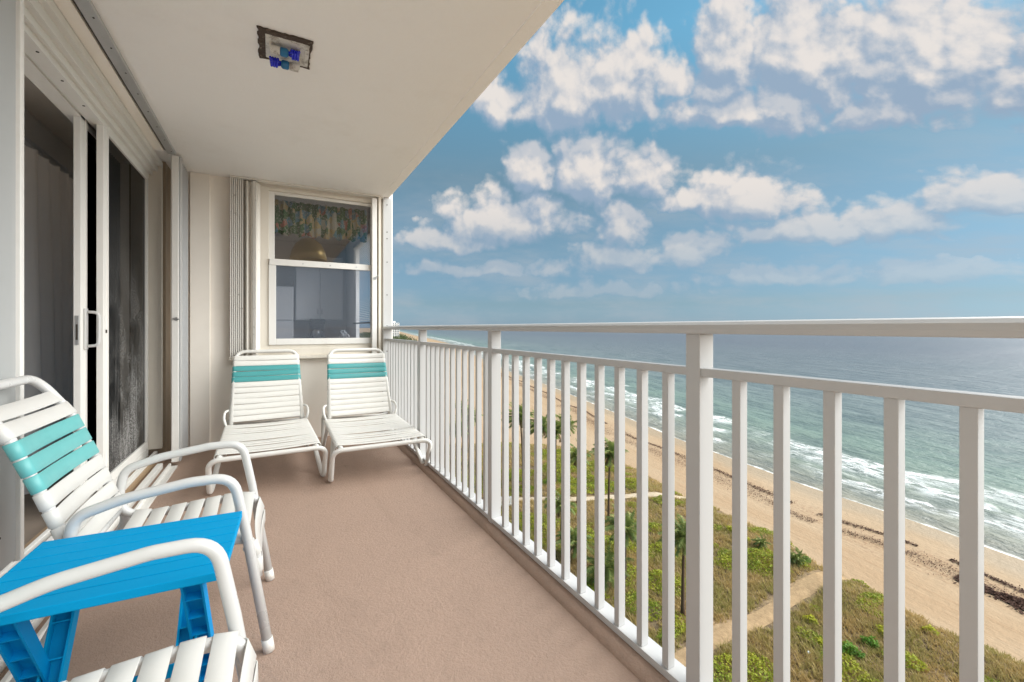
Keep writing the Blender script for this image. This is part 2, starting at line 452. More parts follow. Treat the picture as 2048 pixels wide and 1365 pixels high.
def make_sea():
    m, b, out = newmat('sea_water')
    uv = b.n('ShaderNodeUVMap').outputs[0]
    s = b.n('ShaderNodeSeparateXYZ')
    b.put(s.inputs[0], uv)
    t0 = s.outputs[1]
    warp = b.math('MULTIPLY', b.math('SUBTRACT', b.noise(b.mapping(uv, (1, .45, 1)), .045, 5, .6), .5), 22.0)
    t = b.math('ADD', t0, b.math('MULTIPLY', warp, b.step(t0, .0, 14.0)))
    # depth colour
    c = b.ramp(b.math('DIVIDE', t, 400.0), [(0.0, (0.30, 0.265, 0.20)), (0.012, (0.26, 0.255, 0.20)), (0.035, (0.215, 0.255, 0.20)), (0.075, (0.185, 0.25, 0.20)),
                                          (0.16, (0.18, 0.215, 0.20)), (0.32, (0.145, 0.165, 0.170)), (1.0, (0.112, 0.118, 0.138))])
    # patches of reef and weed below, cloud-like
    reef = b.noise(b.mapping(uv, (.5, 1.1, 1)), .055, 6, .62)
    rm = b.math('MULTIPLY', b.step(reef, .50, .66), b.math('MULTIPLY', b.step(t0, 4, 14), b.step(t0, 420, 60)))
    c = b.mix(b.math('MULTIPLY', rm, .55), c, (0.055, 0.085, 0.085))
    far = b.noise(b.mapping(uv, (.25, 1, 1)), .012, 5, .6)
    c = b.mix(b.math('MULTIPLY', b.step(far, .4, .7), .35), c, (0.07, 0.10, 0.12))
    # breaking lines of foam, long along the shore
    def foam_line(center, width, seed, cov, scale):
        wv = b.math('MULTIPLY', b.math('SUBTRACT', b.noise(b.mapping(uv, (1, .12, 1), loc=(seed * 13.7, seed, 0)), scale, 4, .62), .5), 20.0)
        d = b.math('SUBTRACT', b.math('ADD', t0, wv), center)
        body = b.math('MULTIPLY', b.step(d, width * .22, 0.0), b.step(d, -width, -width * .10))
        cover = b.step(b.noise(b.mapping(uv, (1, .05, 1), loc=(seed * 5.1, 0, 0)), .040, 4, .6), cov, cov + .12)
        return b.math('MULTIPLY', body, cover)
    lace = b.noise(b.mapping(uv, (.42, 1.0, 1)), .95, 7, .70, .9)
    lace2 = b.noise(b.mapping(uv, (.6, 1.0, 1), loc=(3, 9, 0)), .32, 5, .68, .6)
    f = None
    for i, (cn, wd, cov, sc) in enumerate([(21, 8, .41, .030), (14.5, 5, .42, .040), (8.5, 3.4, .44, .055), (29, 3.6, .56, .035), (40, 1.8, .62, .03), (58, 1.3, .66, .03)]):
        x = foam_line(cn, wd, i + 1.0, cov, sc)
        f = x if f is None else b.math('MAXIMUM', f, x)
    f = b.math('MULTIPLY', f, b.step(lace, .37, .56))
    wash = b.math('MULTIPLY', b.math('MULTIPLY', b.step(t, 1.0, 4.5), b.step(t, 24, 12)), b.step(lace2, .47, .62))
    f = b.math('MAXIMUM', f, b.math('MULTIPLY', b.math('MULTIPLY', wash, b.step(lace, .46, .64)), .30))
    edge = b.math('ADD', t0, b.math('MULTIPLY', b.math('SUBTRACT', b.noise(b.mapping(uv, (1, .2, 1)), .16, 4, .6), .5), 2.6))
    lip = b.math('MULTIPLY', b.step(edge, .15, .5), b.step(edge, 1.5, .75))
    f = b.math('MAXIMUM', f, b.math('MULTIPLY', lip, b.step(lace, .30, .52)))
    cap = b.math('MULTIPLY', b.step(b.noise(b.mapping(uv, (.35, 1, 1), loc=(7, 2, 0)), .22, 5, .7), .735, .775), b.step(t0, 20, 60))
    f = b.math('MAXIMUM', f, cap)
    c = b.mix(f, c, (0.80, 0.80, 0.78))
    # swell and chop
    sw = b.noise(b.mapping(uv, (.35, 1.0, 1)), .16, 6, .62)
    ch = b.noise(b.mapping(uv, (.5, 1.0, 1)), .9, 5, .65)
    h = b.math('ADD', b.math('MULTIPLY', sw, 2.2), b.math('MULTIPLY', ch, .5))
    h = b.math('ADD', h, b.math('MULTIPLY', f, .25))
    dark = b.math('MULTIPLY', b.step(b.math('ADD', b.math('MULTIPLY', sw, .6), b.math('MULTIPLY', ch, .4)), .56, .40), .40)  # shade of the wave troughs, mixed into the water colour
    c = b.mix(b.math('MULTIPLY', dark, b.math('SUBTRACT', 1.0, f)), c, (0.035, 0.06, 0.075))
    pbsdf(b, out, c, b.math('ADD', .30, b.math('MULTIPLY', f, .6)), .2, 0, bump(b, h, .75, 1.0))


make_sea()


def make_dune():
    m, b, out = newmat('dune_soil')
    oc = b.n('ShaderNodeTexCoord').outputs['Object']
    n = b.noise(oc, .22, 6, .65)
    n2 = b.noise(oc, 1.6, 5, .7)
    c = b.mix(b.step(n2, .38, .62), (0.15, 0.105, 0.065), (0.26, 0.185, 0.105))
    c = b.mix(b.math('MULTIPLY', b.step(n, .56, .70), .7), c, (0.42, 0.29, 0.17))
    pbsdf(b, out, c, .95, .1, 0, bump(b, n2, .8, .2))
    m, b, out = newmat('path_sand')
    oc = b.n('ShaderNodeTexCoord').outputs['Object']
    n2 = b.noise(oc, 1.6, 6, .7)
    c = b.mix(b.step(n2, .35, .65), (0.42, 0.285, 0.16), (0.32, 0.215, 0.12))
    pbsdf(b, out, c, .95, .1, 0, bump(b, n2, .8, .15))
    m, b, out = newmat('path_shell')
    oc = b.n('ShaderNodeTexCoord').outputs['Object']
    n2 = b.noise(oc, 1.6, 6, .7)
    c = b.mix(b.step(n2, .35, .65), (0.56, 0.46, 0.34), (0.46, 0.36, 0.25))
    pbsdf(b, out, c, .95, .1, 0, bump(b, n2, .8, .15))


make_dune()


def leafmat(name, c1, c2, c3=None, scale=.7, trans=.35, fine=6.0):
    m, b, out = newmat(name)
    oc = b.n('ShaderNodeTexCoord').outputs['Object']
    n = b.noise(oc, scale, 4, .6)
    n2 = b.noise(oc, fine, 2, .5)
    c = b.mix(b.step(n, .38, .62), c1, c2)
    if c3:
        c = b.mix(b.math('MULTIPLY', b.step(n2, .52, .66), .8), c, c3)
    p = pbsdf(b, out, c, .6, .25)
    tl = b.n('ShaderNodeBsdfTranslucent')
    b.put(tl.inputs[0], c)
    mx = b.n('ShaderNodeMixShader')
    mx.inputs[0].default_value = trans
    b.put(mx.inputs[1], p.outputs[0])
    b.put(mx.inputs[2], tl.outputs[0])
    b.put(out.inputs[0], mx.outputs[0])
    return m


leafmat('dune_grass', (0.50, 0.355, 0.145), (0.36, 0.305, 0.095), (0.54, 0.40, 0.20), .25, fine=3)
leafmat('vine_leaf', (0.33, 0.35, 0.03), (0.22, 0.28, 0.03), (0.46, 0.41, 0.05), .5, fine=4)
leafmat('shrub_yellow', (0.50, 0.48, 0.04), (0.34, 0.38, 0.04), (0.58, 0.54, 0.08), .9)
leafmat('shrub_green', (0.14, 0.28, 0.03), (0.09, 0.2, 0.025), (0.22, 0.32, 0.04), .9)
leafmat('palm_leaf', (0.20, 0.25, 0.07), (0.13, 0.19, 0.055), (0.42, 0.38, 0.13), .6, fine=2.5)
leafmat('palm_dead', (0.26, 0.19, 0.10), (0.18, 0.13, 0.075), None, .8)
leafmat('lawn_blade', (0.09, 0.16, 0.03), (0.12, 0.18, 0.035), None, .4)
leafmat('far_leaf', (0.055, 0.085, 0.035), (0.085, 0.11, 0.045), None, .05)
coat('palm_bark', (0.11, 0.075, 0.05), .9, .5, (0.05, 0.035, 0.025), scale=4, spec=.1)
coat('seaweed', (0.085, 0.04, 0.025), .8, .7, (0.19, 0.085, 0.05), scale=3, spec=.2)


# ---------------------------------------------------------------- mesh helpers
class MB:
    def __init__(s):
        s.v = []
        s.f = []
        s.sm = []
    def add(s, vs, fs, smooth=False):
        o = len(s.v)
        s.v += [tuple(v) for v in vs]
        s.f += [tuple(i + o for i in f) for f in fs]
        s.sm += [smooth] * len(fs)
        return s
    def box(s, a, b):
        (x0, y0, z0), (x1, y1, z1) = a, b
        x0, x1 = sorted((x0, x1)); y0, y1 = sorted((y0, y1)); z0, z1 = sorted((z0, z1))
        return s.add([(x0, y0, z0), (x1, y0, z0), (x1, y1, z0), (x0, y1, z0), (x0, y0, z1), (x1, y0, z1), (x1, y1, z1), (x0, y1, z1)],
                     [(0, 3, 2, 1), (4, 5, 6, 7), (0, 1, 5, 4), (1, 2, 6, 5), (2, 3, 7, 6), (3, 0, 4, 7)])
    def beam(s, p, q, w, h, up=(0, 0, 1)):
        """box from p to q, w across, h along up"""
        p, q, up = Vector(p), Vector(q), Vector(up)
        d = (q - p).normalized()
        sd_ = d.cross(up).normalized()
        u = sd_.cross(d).normalized()
        vs = []
        for c in (p, q):
            for a, b_ in ((-1, -1), (1, -1), (1, 1), (-1, 1)):
                vs.append(c + sd_ * (a * w / 2) + u * (b_ * h / 2))
        return s.add(vs, [(0, 3, 2, 1), (4, 5, 6, 7), (0, 1, 5, 4), (1, 2, 6, 5), (2, 3, 7, 6), (3, 0, 4, 7)])
    def tube(s, pts, r, n=12, caps=True, closed=False):
        pts = [Vector(p) for p in pts]
        m = len(pts)
        rs = r if isinstance(r, (list, tuple)) else [r] * m
        tang = []
        for i in range(m):
            a = pts[i - 1] if (i > 0 or closed) else pts[i]
            c = pts[(i + 1) % m] if (i < m - 1 or closed) else pts[i]
            tang.append((c - a).normalized())
        up = Vector((0, 0, 1)) if abs(tang[0].z) < .9 else Vector((0, 1, 0))
        nrm = (up - tang[0] * up.dot(tang[0])).normalized()
        vs, fs = [], []
        for i in range(m):
            nrm = (nrm - tang[i] * nrm.dot(tang[i])).normalized()
            bi = tang[i].cross(nrm)
            for k in range(n):
                a = 2 * PI * k / n
                vs.append(pts[i] + nrm * (math.cos(a) * rs[i]) + bi * (math.sin(a) * rs[i]))
        for i in range(m if closed else m - 1):
            j = (i + 1) % m
            for k in range(n):
                k2 = (k + 1) % n
                fs.append((i * n + k, i * n + k2, j * n + k2, j * n + k))
        s.add(vs, fs, True)
        if caps and not closed:
            o = len(s.v) - len(vs)
            s.f.append(tuple(o + k for k in reversed(range(n)))); s.sm.append(False)
            s.f.append(tuple(o + (m - 1) * n + k for k in range(n))); s.sm.append(False)
        return s
    def prism(s, poly, a, b, axis='y', smooth=False):
        """extrude a 2-D outline along an axis; poly in the two other axes (x,z / x,y / y,z)"""
        def mk(u, v, w):
            return {'y': (u, w, v), 'z': (u, v, w), 'x': (w, u, v)}[axis]
        n = len(poly)
        vs = [mk(u, v, a) for u, v in poly] + [mk(u, v, b) for u, v in poly]
        fs = [(i, (i + 1) % n, n + (i + 1) % n, n + i) for i in range(n)]
        s.add(vs, fs, smooth)
        o = len(s.v) - 2 * n
        s.f.append(tuple(o + i for i in reversed(range(n)))); s.sm.append(False)
        s.f.append(tuple(o + n + i for i in range(n))); s.sm.append(False)
        return s
    def mesh(s, name):
        me = bpy.data.meshes.new(name)
        me.from_pydata(s.v, [], s.f)
        me.polygons.foreach_set('use_smooth', s.sm)
        bm = bmesh.new()
        bm.from_mesh(me)
        bmesh.ops.recalc_face_normals(bm, faces=bm.faces)
        bm.to_mesh(me)
        bm.free()
        return me
    def build(s, name, mat, parent=None, bevel=0.0, seg=2, origin=None):
        if origin is not None:
            ox, oy, oz = origin
            s.v = [(x - ox, y - oy, z - oz) for x, y, z in s.v]
        me = s.mesh(name)
        me.materials.append(MATS[mat])
        o = bpy.data.objects.new(name, me)
        COL.objects.link(o)
        if origin is not None and parent is None:
            o.location = origin
        if parent is not None:
            o.parent = parent
        if bevel:
            md = o.modifiers.new('bevel', 'BEVEL')
            md.width = bevel
            md.segments = seg
            md.limit_method = 'ANGLE'
            md.angle_limit = R(40)
            md.harden_normals = False
        return o


def fast_mesh(name, verts, faces, mat, parent=None, smooth=False):
    """big meshes from numpy arrays; faces (n,3) or (n,4)"""
    verts = np.asarray(verts, dtype=np.float32)
    faces = np.asarray(faces, dtype=np.int32)
    me = bpy.data.meshes.new(name)
    k = faces.shape[1]
    me.vertices.add(len(verts))
    me.vertices.foreach_set('co', verts.ravel())
    me.loops.add(faces.size)
    me.loops.foreach_set('vertex_index', faces.ravel())
    me.polygons.add(len(faces))
    me.polygons.foreach_set('loop_start', np.arange(0, faces.size, k, dtype=np.int32))
    me.polygons.foreach_set('loop_total', np.full(len(faces), k, dtype=np.int32))
    me.polygons.foreach_set('use_smooth', np.full(len(faces), smooth))
    me.update(calc_edges=True)
    me.materials.append(MATS[mat])
    o = bpy.data.objects.new(name, me)
    COL.objects.link(o)
    if parent is not None:
        o.parent = parent
    return o


def tag(o, label=None, cat=None, group=None, kind=None):
    if label: o['label'] = label
    if cat: o['category'] = cat
    if group: o['group'] = group
    if kind: o['kind'] = kind
    return o


def thing(name, loc, label, cat, group=None):
    o = bpy.data.objects.new(name, None)
    COL.objects.link(o)
    o.location = loc
    o.empty_display_size = .1
    return tag(o, label, cat, group)


def copy_tree(o, parent=None):
    c = o.copy()
    COL.objects.link(c)
    c.parent = parent
    for ch in list(o.children):
        copy_tree(ch, c)
    return c


def fillet(pts, rad, n=6):
    """round the inner corners of a polyline; rad is one radius or one per inner corner"""
    pts = [Vector(p) for p in pts]
    out = [pts[0]]
    for i in range(1, len(pts) - 1):
        r = rad[i - 1] if isinstance(rad, (list, tuple)) else rad
        p, a, b_ = pts[i], pts[i - 1], pts[i + 1]
        d1, d2 = (a - p), (b_ - p)
        l1, l2 = d1.length, d2.length
        d1.normalize(); d2.normalize()
        ang = d1.angle(d2)
        if r <= 0 or ang > PI - .02:
            out.append(p); continue
        cut = min(r / math.tan(ang / 2), l1 * .49, l2 * .49)
        s_, e_ = p + d1 * cut, p + d2 * cut
        for k in range(n + 1):
            t = k / n
            out.append(s_ * (1 - t) ** 2 + p * 2 * t * (1 - t) + e_ * t * t)
    out.append(pts[-1])
    return out


FL = -1.10          # balcony floor
ZC = 1.39           # balcony ceiling
YW = 4.85           # end wall
GZ = -20.9          # ground below

# ================================================================ balcony shell (setting)
m = MB(); m.box((-1.0, -1.4, FL - .2), (1.13, YW + .2, FL))
# rolled edge of the deck coating, under the rail
m2 = MB().prism([(1.002, FL - .01), (1.006, FL + .005), (1.012, FL + .015), (1.020, FL + .024), (1.031, FL + .032), (1.044, FL + .036), (1.118, FL + .040), (1.13, FL + .03), (1.13, FL - .01)], -1.4, YW - .003, 'y', True)
m.add(m2.v, m2.f); m.sm[-len(m2.f):] = m2.sm
tag(m.build('floor', 'deck_coating'), kind='structure')
m = MB().box((-1.0, -1.4, ZC), (1.085, YW + .2, ZC + .22))
m.box((1.005, -1.4, ZC - .0035), (1.010, YW, ZC))
tag(m.build('ceiling', 'stucco_ceiling'), kind='structure')

# end wall with the window opening, a shallow batten step on its left
wall = thing('wall', (0, YW, FL), 'cream painted end wall of the balcony, behind the two loungers', 'wall')
ox = (0, YW, FL)
WX0, WX1, WZ0, WZ1 = -.13, 1.00, -.235, 1.345
m = MB()
m.box((-1.0, YW, FL - .1), (WX0, YW + .12, ZC + .1))
m.box((WX1, YW, FL - .1), (1.135, YW + .12, ZC + .1))
m.box((WX0, YW, FL - .1), (WX1, YW + .12, WZ0))
m.box((WX0, YW, WZ1), (WX1, YW + .12, ZC + .1))
m.build('wall_face', 'wall_paint', wall, origin=ox)
m = MB().box((-.66, YW - .022, FL), (-.512, YW + .01, ZC - .001))
m.build('wall_batten', 'wall_paint', wall, bevel=.003, origin=ox)

# corner post at the sea end of the wall
t = thing('corner_post', (1.07, YW, FL), 'white metal corner post with a column of screws, where the top rail meets the wall', 'post')
o3 = (1.07, YW, FL)
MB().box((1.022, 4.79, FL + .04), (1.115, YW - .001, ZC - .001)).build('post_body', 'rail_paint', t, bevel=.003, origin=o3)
for z in (1.31, 1.02, .95, .70, .35, .02, -.25, -.6):
    MB().tube([(1.062, 4.787, z), (1.062, 4.791, z)], .006, 8).build('screw', 'dark_gap', t, origin=o3)


# ================================================================ railing
rail = thing('railing', (1.075, 1.5, FL), 'white metal balcony railing with square pickets along the sea side', 'railing')
o4 = (1.075, 1.5, FL)
Y0R, Y1R = -1.35, YW - .062
prof = [(1.024, -.0165), (1.0215, -.004), (1.0235, .008), (1.032, .0155), (1.046, .0185), (1.105, .0185), (1.119, .0155), (1.127, .008), (1.129, -.004), (1.127, -.0165)]
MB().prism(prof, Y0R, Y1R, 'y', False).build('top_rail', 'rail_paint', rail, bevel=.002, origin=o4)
posts = [-1.32, -.453, .860, 2.197, 3.535]
pw = .047
ends = posts + [Y1R + pw / 2]
for i in range(len(ends) - 1):
    a, b_ = ends[i] + pw / 2, ends[i + 1] - pw / 2
    MB().box((1.045, a, -.136), (1.086, b_, -.113)).build('mid_rail', 'rail_paint', rail, bevel=.0015, origin=o4)
    MB().box((1.043, a, FL + .0405), (1.108, b_, FL + .064)).build('bottom_rail', 'rail_paint', rail, bevel=.002, origin=o4)
pp = None
for y in posts:
    if pp is None:
        pp = MB().box((-.029, -pw / 2, .004), (.029, pw / 2, -.0168 - FL)).build('post', 'rail_paint', rail, bevel=.002)
    else:
        q = pp.copy(); COL.objects.link(q); pp = q
        q.parent = rail
    pp.location = (1.071 - o4[0], y - o4[1], 0)
pk0 = None
for i in range(len(ends) - 1):
    a, b_ = ends[i], ends[i + 1]
    n = 11 if i < len(ends) - 2 else 11
    pitch = .1085
    first = {0: a + .11, 1: a + .100, 2: .9675, 3: 2.288, 4: 3.607}[i] if i < 5 else a + .12
    ys = [first + pitch * k for k in range(12) if first + pitch * k < b_ - .07]
    for y in ys:
        if pk0 is None:
            pk0 = MB().box((-.0145, -.0118, .0642), (.0145, .0118, -.1362 - FL)).build('picket', 'rail_paint', rail, bevel=.0012)
            q = pk0
        else:
            q = pk0.copy(); COL.objects.link(q); q.parent = rail
        q.location = (1.0645 - o4[0], y - o4[1], 0)

# ================================================================ left: sliding door wall
# pale metal panel nearest the eye
t = thing('fixed_panel', (-.805, 1.8, FL), 'pale grey metal panel with a white edge strip, left of the open doorway', 'panel')
o5 = (-.805, 1.8, FL)
MB().box((-.812, .35, -.813), (-.803, 2.205, ZC - .002)).build('panel_face', 'panel_grey', t, origin=o5)
MB().box((-.813, 2.205, -.825), (-.790, 2.232, ZC - .002)).build('edge_strip', 'frame_white', t, bevel=.003, origin=o5)
for y, z in ((2.06, 1.00), (2.06, .83), (2.03, 1.13), (2.08, .52), (2.07, -.60), (2.10, -.70)):
    MB().tube([(-.8035, y, z), (-.8005, y, z)], .004, 6).build('screw', 'dark_gap', t, origin=o5)
tag(MB().box((-1.2, -1.4, FL - .1), (-.965, .348, ZC)).build('building_wall', 'wall_paint'), kind='structure')

# the door: head, jamb and sill tracks, two panels slid to the far side
door = thing('sliding_door', (-.88, 3.6, FL), 'white framed sliding glass door, slid half open towards the far corner', 'door')
o6 = (-.88, 3.6, FL)
DY0, DY1 = .36, 4.62
hp = [(-.815, 1.3715), (-.815, 1.326), (-.822, 1.326), (-.822, 1.334), (-.846, 1.334), (-.846, 1.283), (-.853, 1.283), (-.853, 1.291), (-.878, 1.291), (-.878, 1.250), (-.885, 1.250), (-.885, 1.258), (-.903, 1.258), (-.903, 1.222), (-.97, 1.222), (-.97, 1.236), (-.985, 1.236), (-.985, 1.222), (-1.06, 1.222), (-1.06, 1.3715)]
MB().prism(hp, DY0, DY1, 'y').build('head_track', 'track_white', door, origin=o6)
for y in (2.72, 2.98, 3.26):
    MB().tube([(-.922, y, 1.2225), (-.922, y, 1.2195)], .006, 8).build('screw', 'dark_gap', door, origin=o6)
MB().box((-.93, DY1 - .02, -1.0), (-.818, DY1 + .02, 1.372)).build('jamb', 'frame_cream', door, bevel=.003, origin=o6)
m = MB()
m.box((-1.06, DY0, FL), (-.84, DY1, FL + .05))
m.build('sill', 'sill_brown', door, origin=o6)
m = MB()
for x0, x1, zt in ((-.930, -.905, .115), (-.985, -.965, .11), (-.868, -.845, .085)):
    m.box((x0, DY0, FL + .05), (x1, DY1 - .02, FL + zt))
m.build('sill_track', 'frame_white', door, bevel=.002, origin=o6)


def door_panel(x, ya, yb, glass, frame_mat, stile):
    p = MB()
    z0, z1 = FL + .118, 1.248
    p.box((x - .033, ya, z0), (x, ya + stile, z1))
    p.box((x - .033, yb - .05, z0), (x, yb, z1))
    p.box((x - .033, ya + stile, z0), (x, yb - .05, z0 + .06))
    p.box((x - .033, ya + stile, z1 - .05), (x, yb - .05, z1))
    o = p.build('door_panel', frame_mat, door, bevel=.003, origin=o6)
    # groove lines on the stile read as the roll-formed section
    MB().box((x, ya + stile * .62, z0 + .01), (x + .004, ya + stile * .74, z1 - .01)).build('stile_bead', frame_mat, o, origin=o6)
    MB().box((x - .019, ya + stile - .004, z0 + .055), (x - .013, yb - .046, z1 - .046)).build('pane', glass, o, origin=o6)
    return o


inner = door_panel(-.985, 3.44, 4.55, 'door_glass', 'frame_white', .105)
outer = door_panel(-.905, 3.515, 4.595, 'screen_glass', 'frame_white', .10)
# handle and latch on the leading stile of the inner panel
hx = -.985
h = MB().box((hx, 3.475, -.03 - .10), (hx + .012, 3.515, .115)).build('handle', 'tube_white', inner, bevel=.004, origin=o6)
MB().tube(fillet([(hx + .005, 3.495, .095), (hx + .060, 3.495, .090), (hx + .064, 3.497, .055), (hx + .064, 3.497, -.055), (hx + .060, 3.495, -.105), (hx + .005, 3.495, -.11)], .022), .0085, 10).build('grip', 'tube_white', h, origin=o6)
l_ = MB().box((hx - .026, 3.4365, -.10), (hx - .008, 3.4402, .07)).build('latch', 'steel', inner, bevel=.0015, origin=o6)
MB().box((hx - .021, 3.4350, -.07), (hx - .013, 3.4368, .02)).build('latch_slot', 'dark_gap', l_, origin=o6)
MB().box((-.9045, 3.55, -.032), (-.9015, 3.57, -.012)).build('keeper', 'dark_gap', outer, origin=o6)

# beige board and shutter tracks above and below the door
tag(MB().box((-.815, -1.35, 1.372), (-.752, 4.30, 1.3895)).build('ceiling_trim', 'wall_paint', bevel=.003, origin=(-.78, 1, 1.38)), 'cream trim board on the ceiling between door head and shutter track', 'trim')
t = thing('shutter_track', (-.70, 1.5, ZC), 'grey metal shutter track screwed to the ceiling above the door', 'track', 'shutter tracks by the door')
o7 = (-.70, 1.5, ZC)
MB().box((-.735, -1.35, 1.366), (-.682, 4.34, 1.3895)).build('channel', 'shutter_grey', t, bevel=.002, origin=o7)
MB().box((-.747, -1.35, 1.378), (-.737, 4.30, 1.3898)).build('gap', 'dark_gap', t, origin=o7)
for k in range(9):
    MB().tube([(-.700, 2.35 + k * .24, 1.3665), (-.700, 2.35 + k * .24, 1.3635)], .004, 6).build('screw', 'dark_gap', t, origin=o7)
t = thing('shutter_track', (-.69, 1.5, FL), 'pale double metal track on the floor in front of the door sill', 'track', 'shutter tracks by the door')
o7 = (-.69, 1.5, FL)
MB().box((-.735, .4, FL), (-.672, 4.34, FL + .012)).build('channel', 'frame_white', t, bevel=.002, origin=o7)
MB().box((-.728, .4, FL + .012), (-.713, 4.34, FL + .034)).build('lip', 'frame_white', t, bevel=.002, origin=o7)
MB().box((-.800, .4, FL), (-.765, 4.34, FL + .042)).build('rear_lip', 'frame_white', t, bevel=.002, origin=o7)

# return of the wall beyond the door
tag(MB().box((-1.0, DY1 + .021, FL), (-.80, YW - .001, ZC - .001)).build('wall_return', 'recess_shade', origin=(-.9, 4.74, FL)), 'narrow wall return, its shade painted in brown, between door jamb and folded shutter', 'wall')  # shadow of the recess is put into the wall colour

# accordion shutter folded at the end of the door wall
t = thing('accordion_shutter', (-.69, 4.5, FL), 'folded storm shutter standing in the corner right of the sliding door', 'shutter')
o8 = (-.69, 4.5, FL)
MB().box((-.714, 4.35, FL + .036), (-.668, 4.372, 1.364)).build('lead_post', 'frame_white', t, bevel=.004, origin=o8)
m = MB()
for k in range(9):
    y = 4.385 + k * .046
    m.prism([(-.716, y), (-.664, y + .012), (-.664, y + .016), (-.716, y + .004)], FL + .036, 1.364, 'z')
m.build('blade', 'shutter_grey', t, origin=o8)
MB().box((-.667, 4.36, FL + .036), (-.655, 4.43, 1.364)).build('edge_blade', 'shutter_grey', t, bevel=.002, origin=o8)
lk = MB().tube([(-.684, 4.345, .07), (-.684, 4.352, .07)], .014, 12).build('lock', 'steel', t, origin=o8)
MB().beam((-.70, 4.340, .074), (-.655, 4.338, .066), .007, .010).build('lock_lever', 'steel', lk, bevel=.002, origin=o8)

# ================================================================ window in the end wall
win = bpy.data.objects.new('window', None)
COL.objects.link(win)
win.parent = wall
def wb(mb, name, mat, parent=win, bevel=.003):
    return mb.build(name, mat, parent, bevel=bevel, origin=ox)
GX0, GX1 = .005, .905
m = MB()
m.box((WX0, YW - .03, WZ0), (WX0 + .085, YW + .08, WZ1)).box((GX1 + .055, YW - .03, WZ0), (WX1, YW + .08, WZ1))
m.box((WX0 + .085, YW - .03, WZ1 - .03), (GX1 + .055, YW + .08, WZ1)).box((WX0 + .085, YW - .03, WZ0), (GX1 + .055, YW + .08, -.165))
wb(m, 'frame', 'frame_cream')
m = MB()      # upper sash set back, lower sash proud
m.box((GX0 - .05, YW - .005, .66), (GX0, YW + .04, 1.315)).box((GX1, YW - .005, .66), (GX1 + .055, YW + .04, 1.315))
m.box((GX0, YW - .005, 1.285), (GX1, YW + .04, 1.315))
us = wb(m, 'upper_sash', 'frame_white')
m = MB()
m.box((GX0 - .05, YW - .045, -.165), (GX0 + .012, YW - .007, .60)).box((GX1 - .006, YW - .045, -.165), (GX1 + .055, YW - .007, .60))
m.box((GX0 + .012, YW - .045, -.165), (GX1 - .006, YW - .007, -.105))
ls = wb(m, 'lower_sash', 'frame_white')
m = MB().box((GX0 - .045, YW - .052, .60), (GX1 + .05, YW - .006, .66))
mr = wb(m, 'meeting_rail', 'frame_white', ls)
for x in (.25, .50, .75):
    wb(MB().tube([(x, YW - .0545, .627), (x, YW - .051, .627)], .006, 8), 'screw', 'steel', ls, 0)
wb(MB().box((GX0 - .004, YW + .014, .655), (GX1 + .004, YW + .02, 1.289)), 'pane', 'window_glass', us, 0)
wb(MB().box((GX0 + .008, YW - .028, -.109), (GX1 - .002, YW - .022, .604)), 'pane', 'screened_glass', ls, 0)
wb(MB().box((-.36, YW - .085, -.30), (1.015, YW - .001, -.268)), 'sill', 'frame_cream', win)
wb(MB().box((WX0, YW - .045, -.268), (1.0, YW - .031, -.20)), 'apron', 'frame_cream', win)

# storm shutter folded on the left of the window, its rails and its lead post on the right
t = thing('accordion_shutter', (-.2, YW - .06, -.27), 'stained accordion storm shutter folded at the left side of the window', 'shutter')
o9 = (-.2, YW - .06, -.27)
m = MB()
for k in range(7):
    x = -.352 + k * .0155
    m.box((x, YW - .085, -.267), (x + .0095, YW - .02, 1.372))
m.build('stacked_blade', 'shutter_metal', t, origin=o9)
m = MB()
zz = [(-.245, -.03), (-.222, -.105), (-.198, -.045), (-.172, -.11), (-.150, -.118), (-.138, -.05), (-.118, -.04)]
for i in range(len(zz) - 1):
    (xa, ya), (xb, yb) = zz[i], zz[i + 1]
    m.prism([(xa, YW + ya), (xb, YW + yb), (xb + .004, YW + yb + .004), (xa + .004, YW + ya + .004)], -.267, 1.358, 'z')
m.build('folded_blade', 'shutter_metal', t, origin=o9)
MB().box((-.352, YW - .10, 1.3725), (1.018, YW - .025, 1.3885)).build('upper_rail', 'shutter_metal', t, bevel=.002, origin=o9)
lp = MB().box((.898, YW - .112, -.267), (.946, YW - .075, 1.350)).build('lead_post', 'frame_white', t, bevel=.004, origin=o9)
lk = MB().tube([(.927, YW - .118, .515), (.927, YW - .111, .515)], .016, 12).build('lock', 'steel', lp, origin=o9)
MB().beam((.927, YW - .122, .515), (.962, YW - .124, .548), .010, .010).build('lock_lever', 'steel', lk, bevel=.002, origin=o9)
m = MB().box((.968, YW - .10, -.267), (.990, YW - .03, 1.372))
m.build('side_rail', 'frame_cream', t, bevel=.002, origin=o9)

# ================================================================ rooms seen through the openings
tag(MB().box((-1.75, 5.0, FL - .1), (1.14, 8.2, FL)).build('kitchen_floor', 'inner_floor'), kind='structure')
tag(MB().box((-1.75, 5.0, 1.42), (1.14, 8.2, 1.5)).build('kitchen_ceiling', 'inner_wall'), kind='structure')
m = MB().box((-1.75, 8.1, FL), (1.14, 8.2, 1.42)).box((-1.8, 5.0, FL), (-1.75, 8.2, 1.42))
m.box((1.09, 5.0, FL), (1.14, 5.35, 1.42)).box((1.09, 5.35, FL), (1.14, 7.0, -.20)).box((1.09, 5.35, 1.2), (1.14, 7.0, 1.42)).box((1.09, 7.0, FL), (1.14, 8.2, 1.42))
tag(m.build('kitchen_wall', 'inner_wall'), kind='structure')
m = MB()
for k in range(1):
    pass
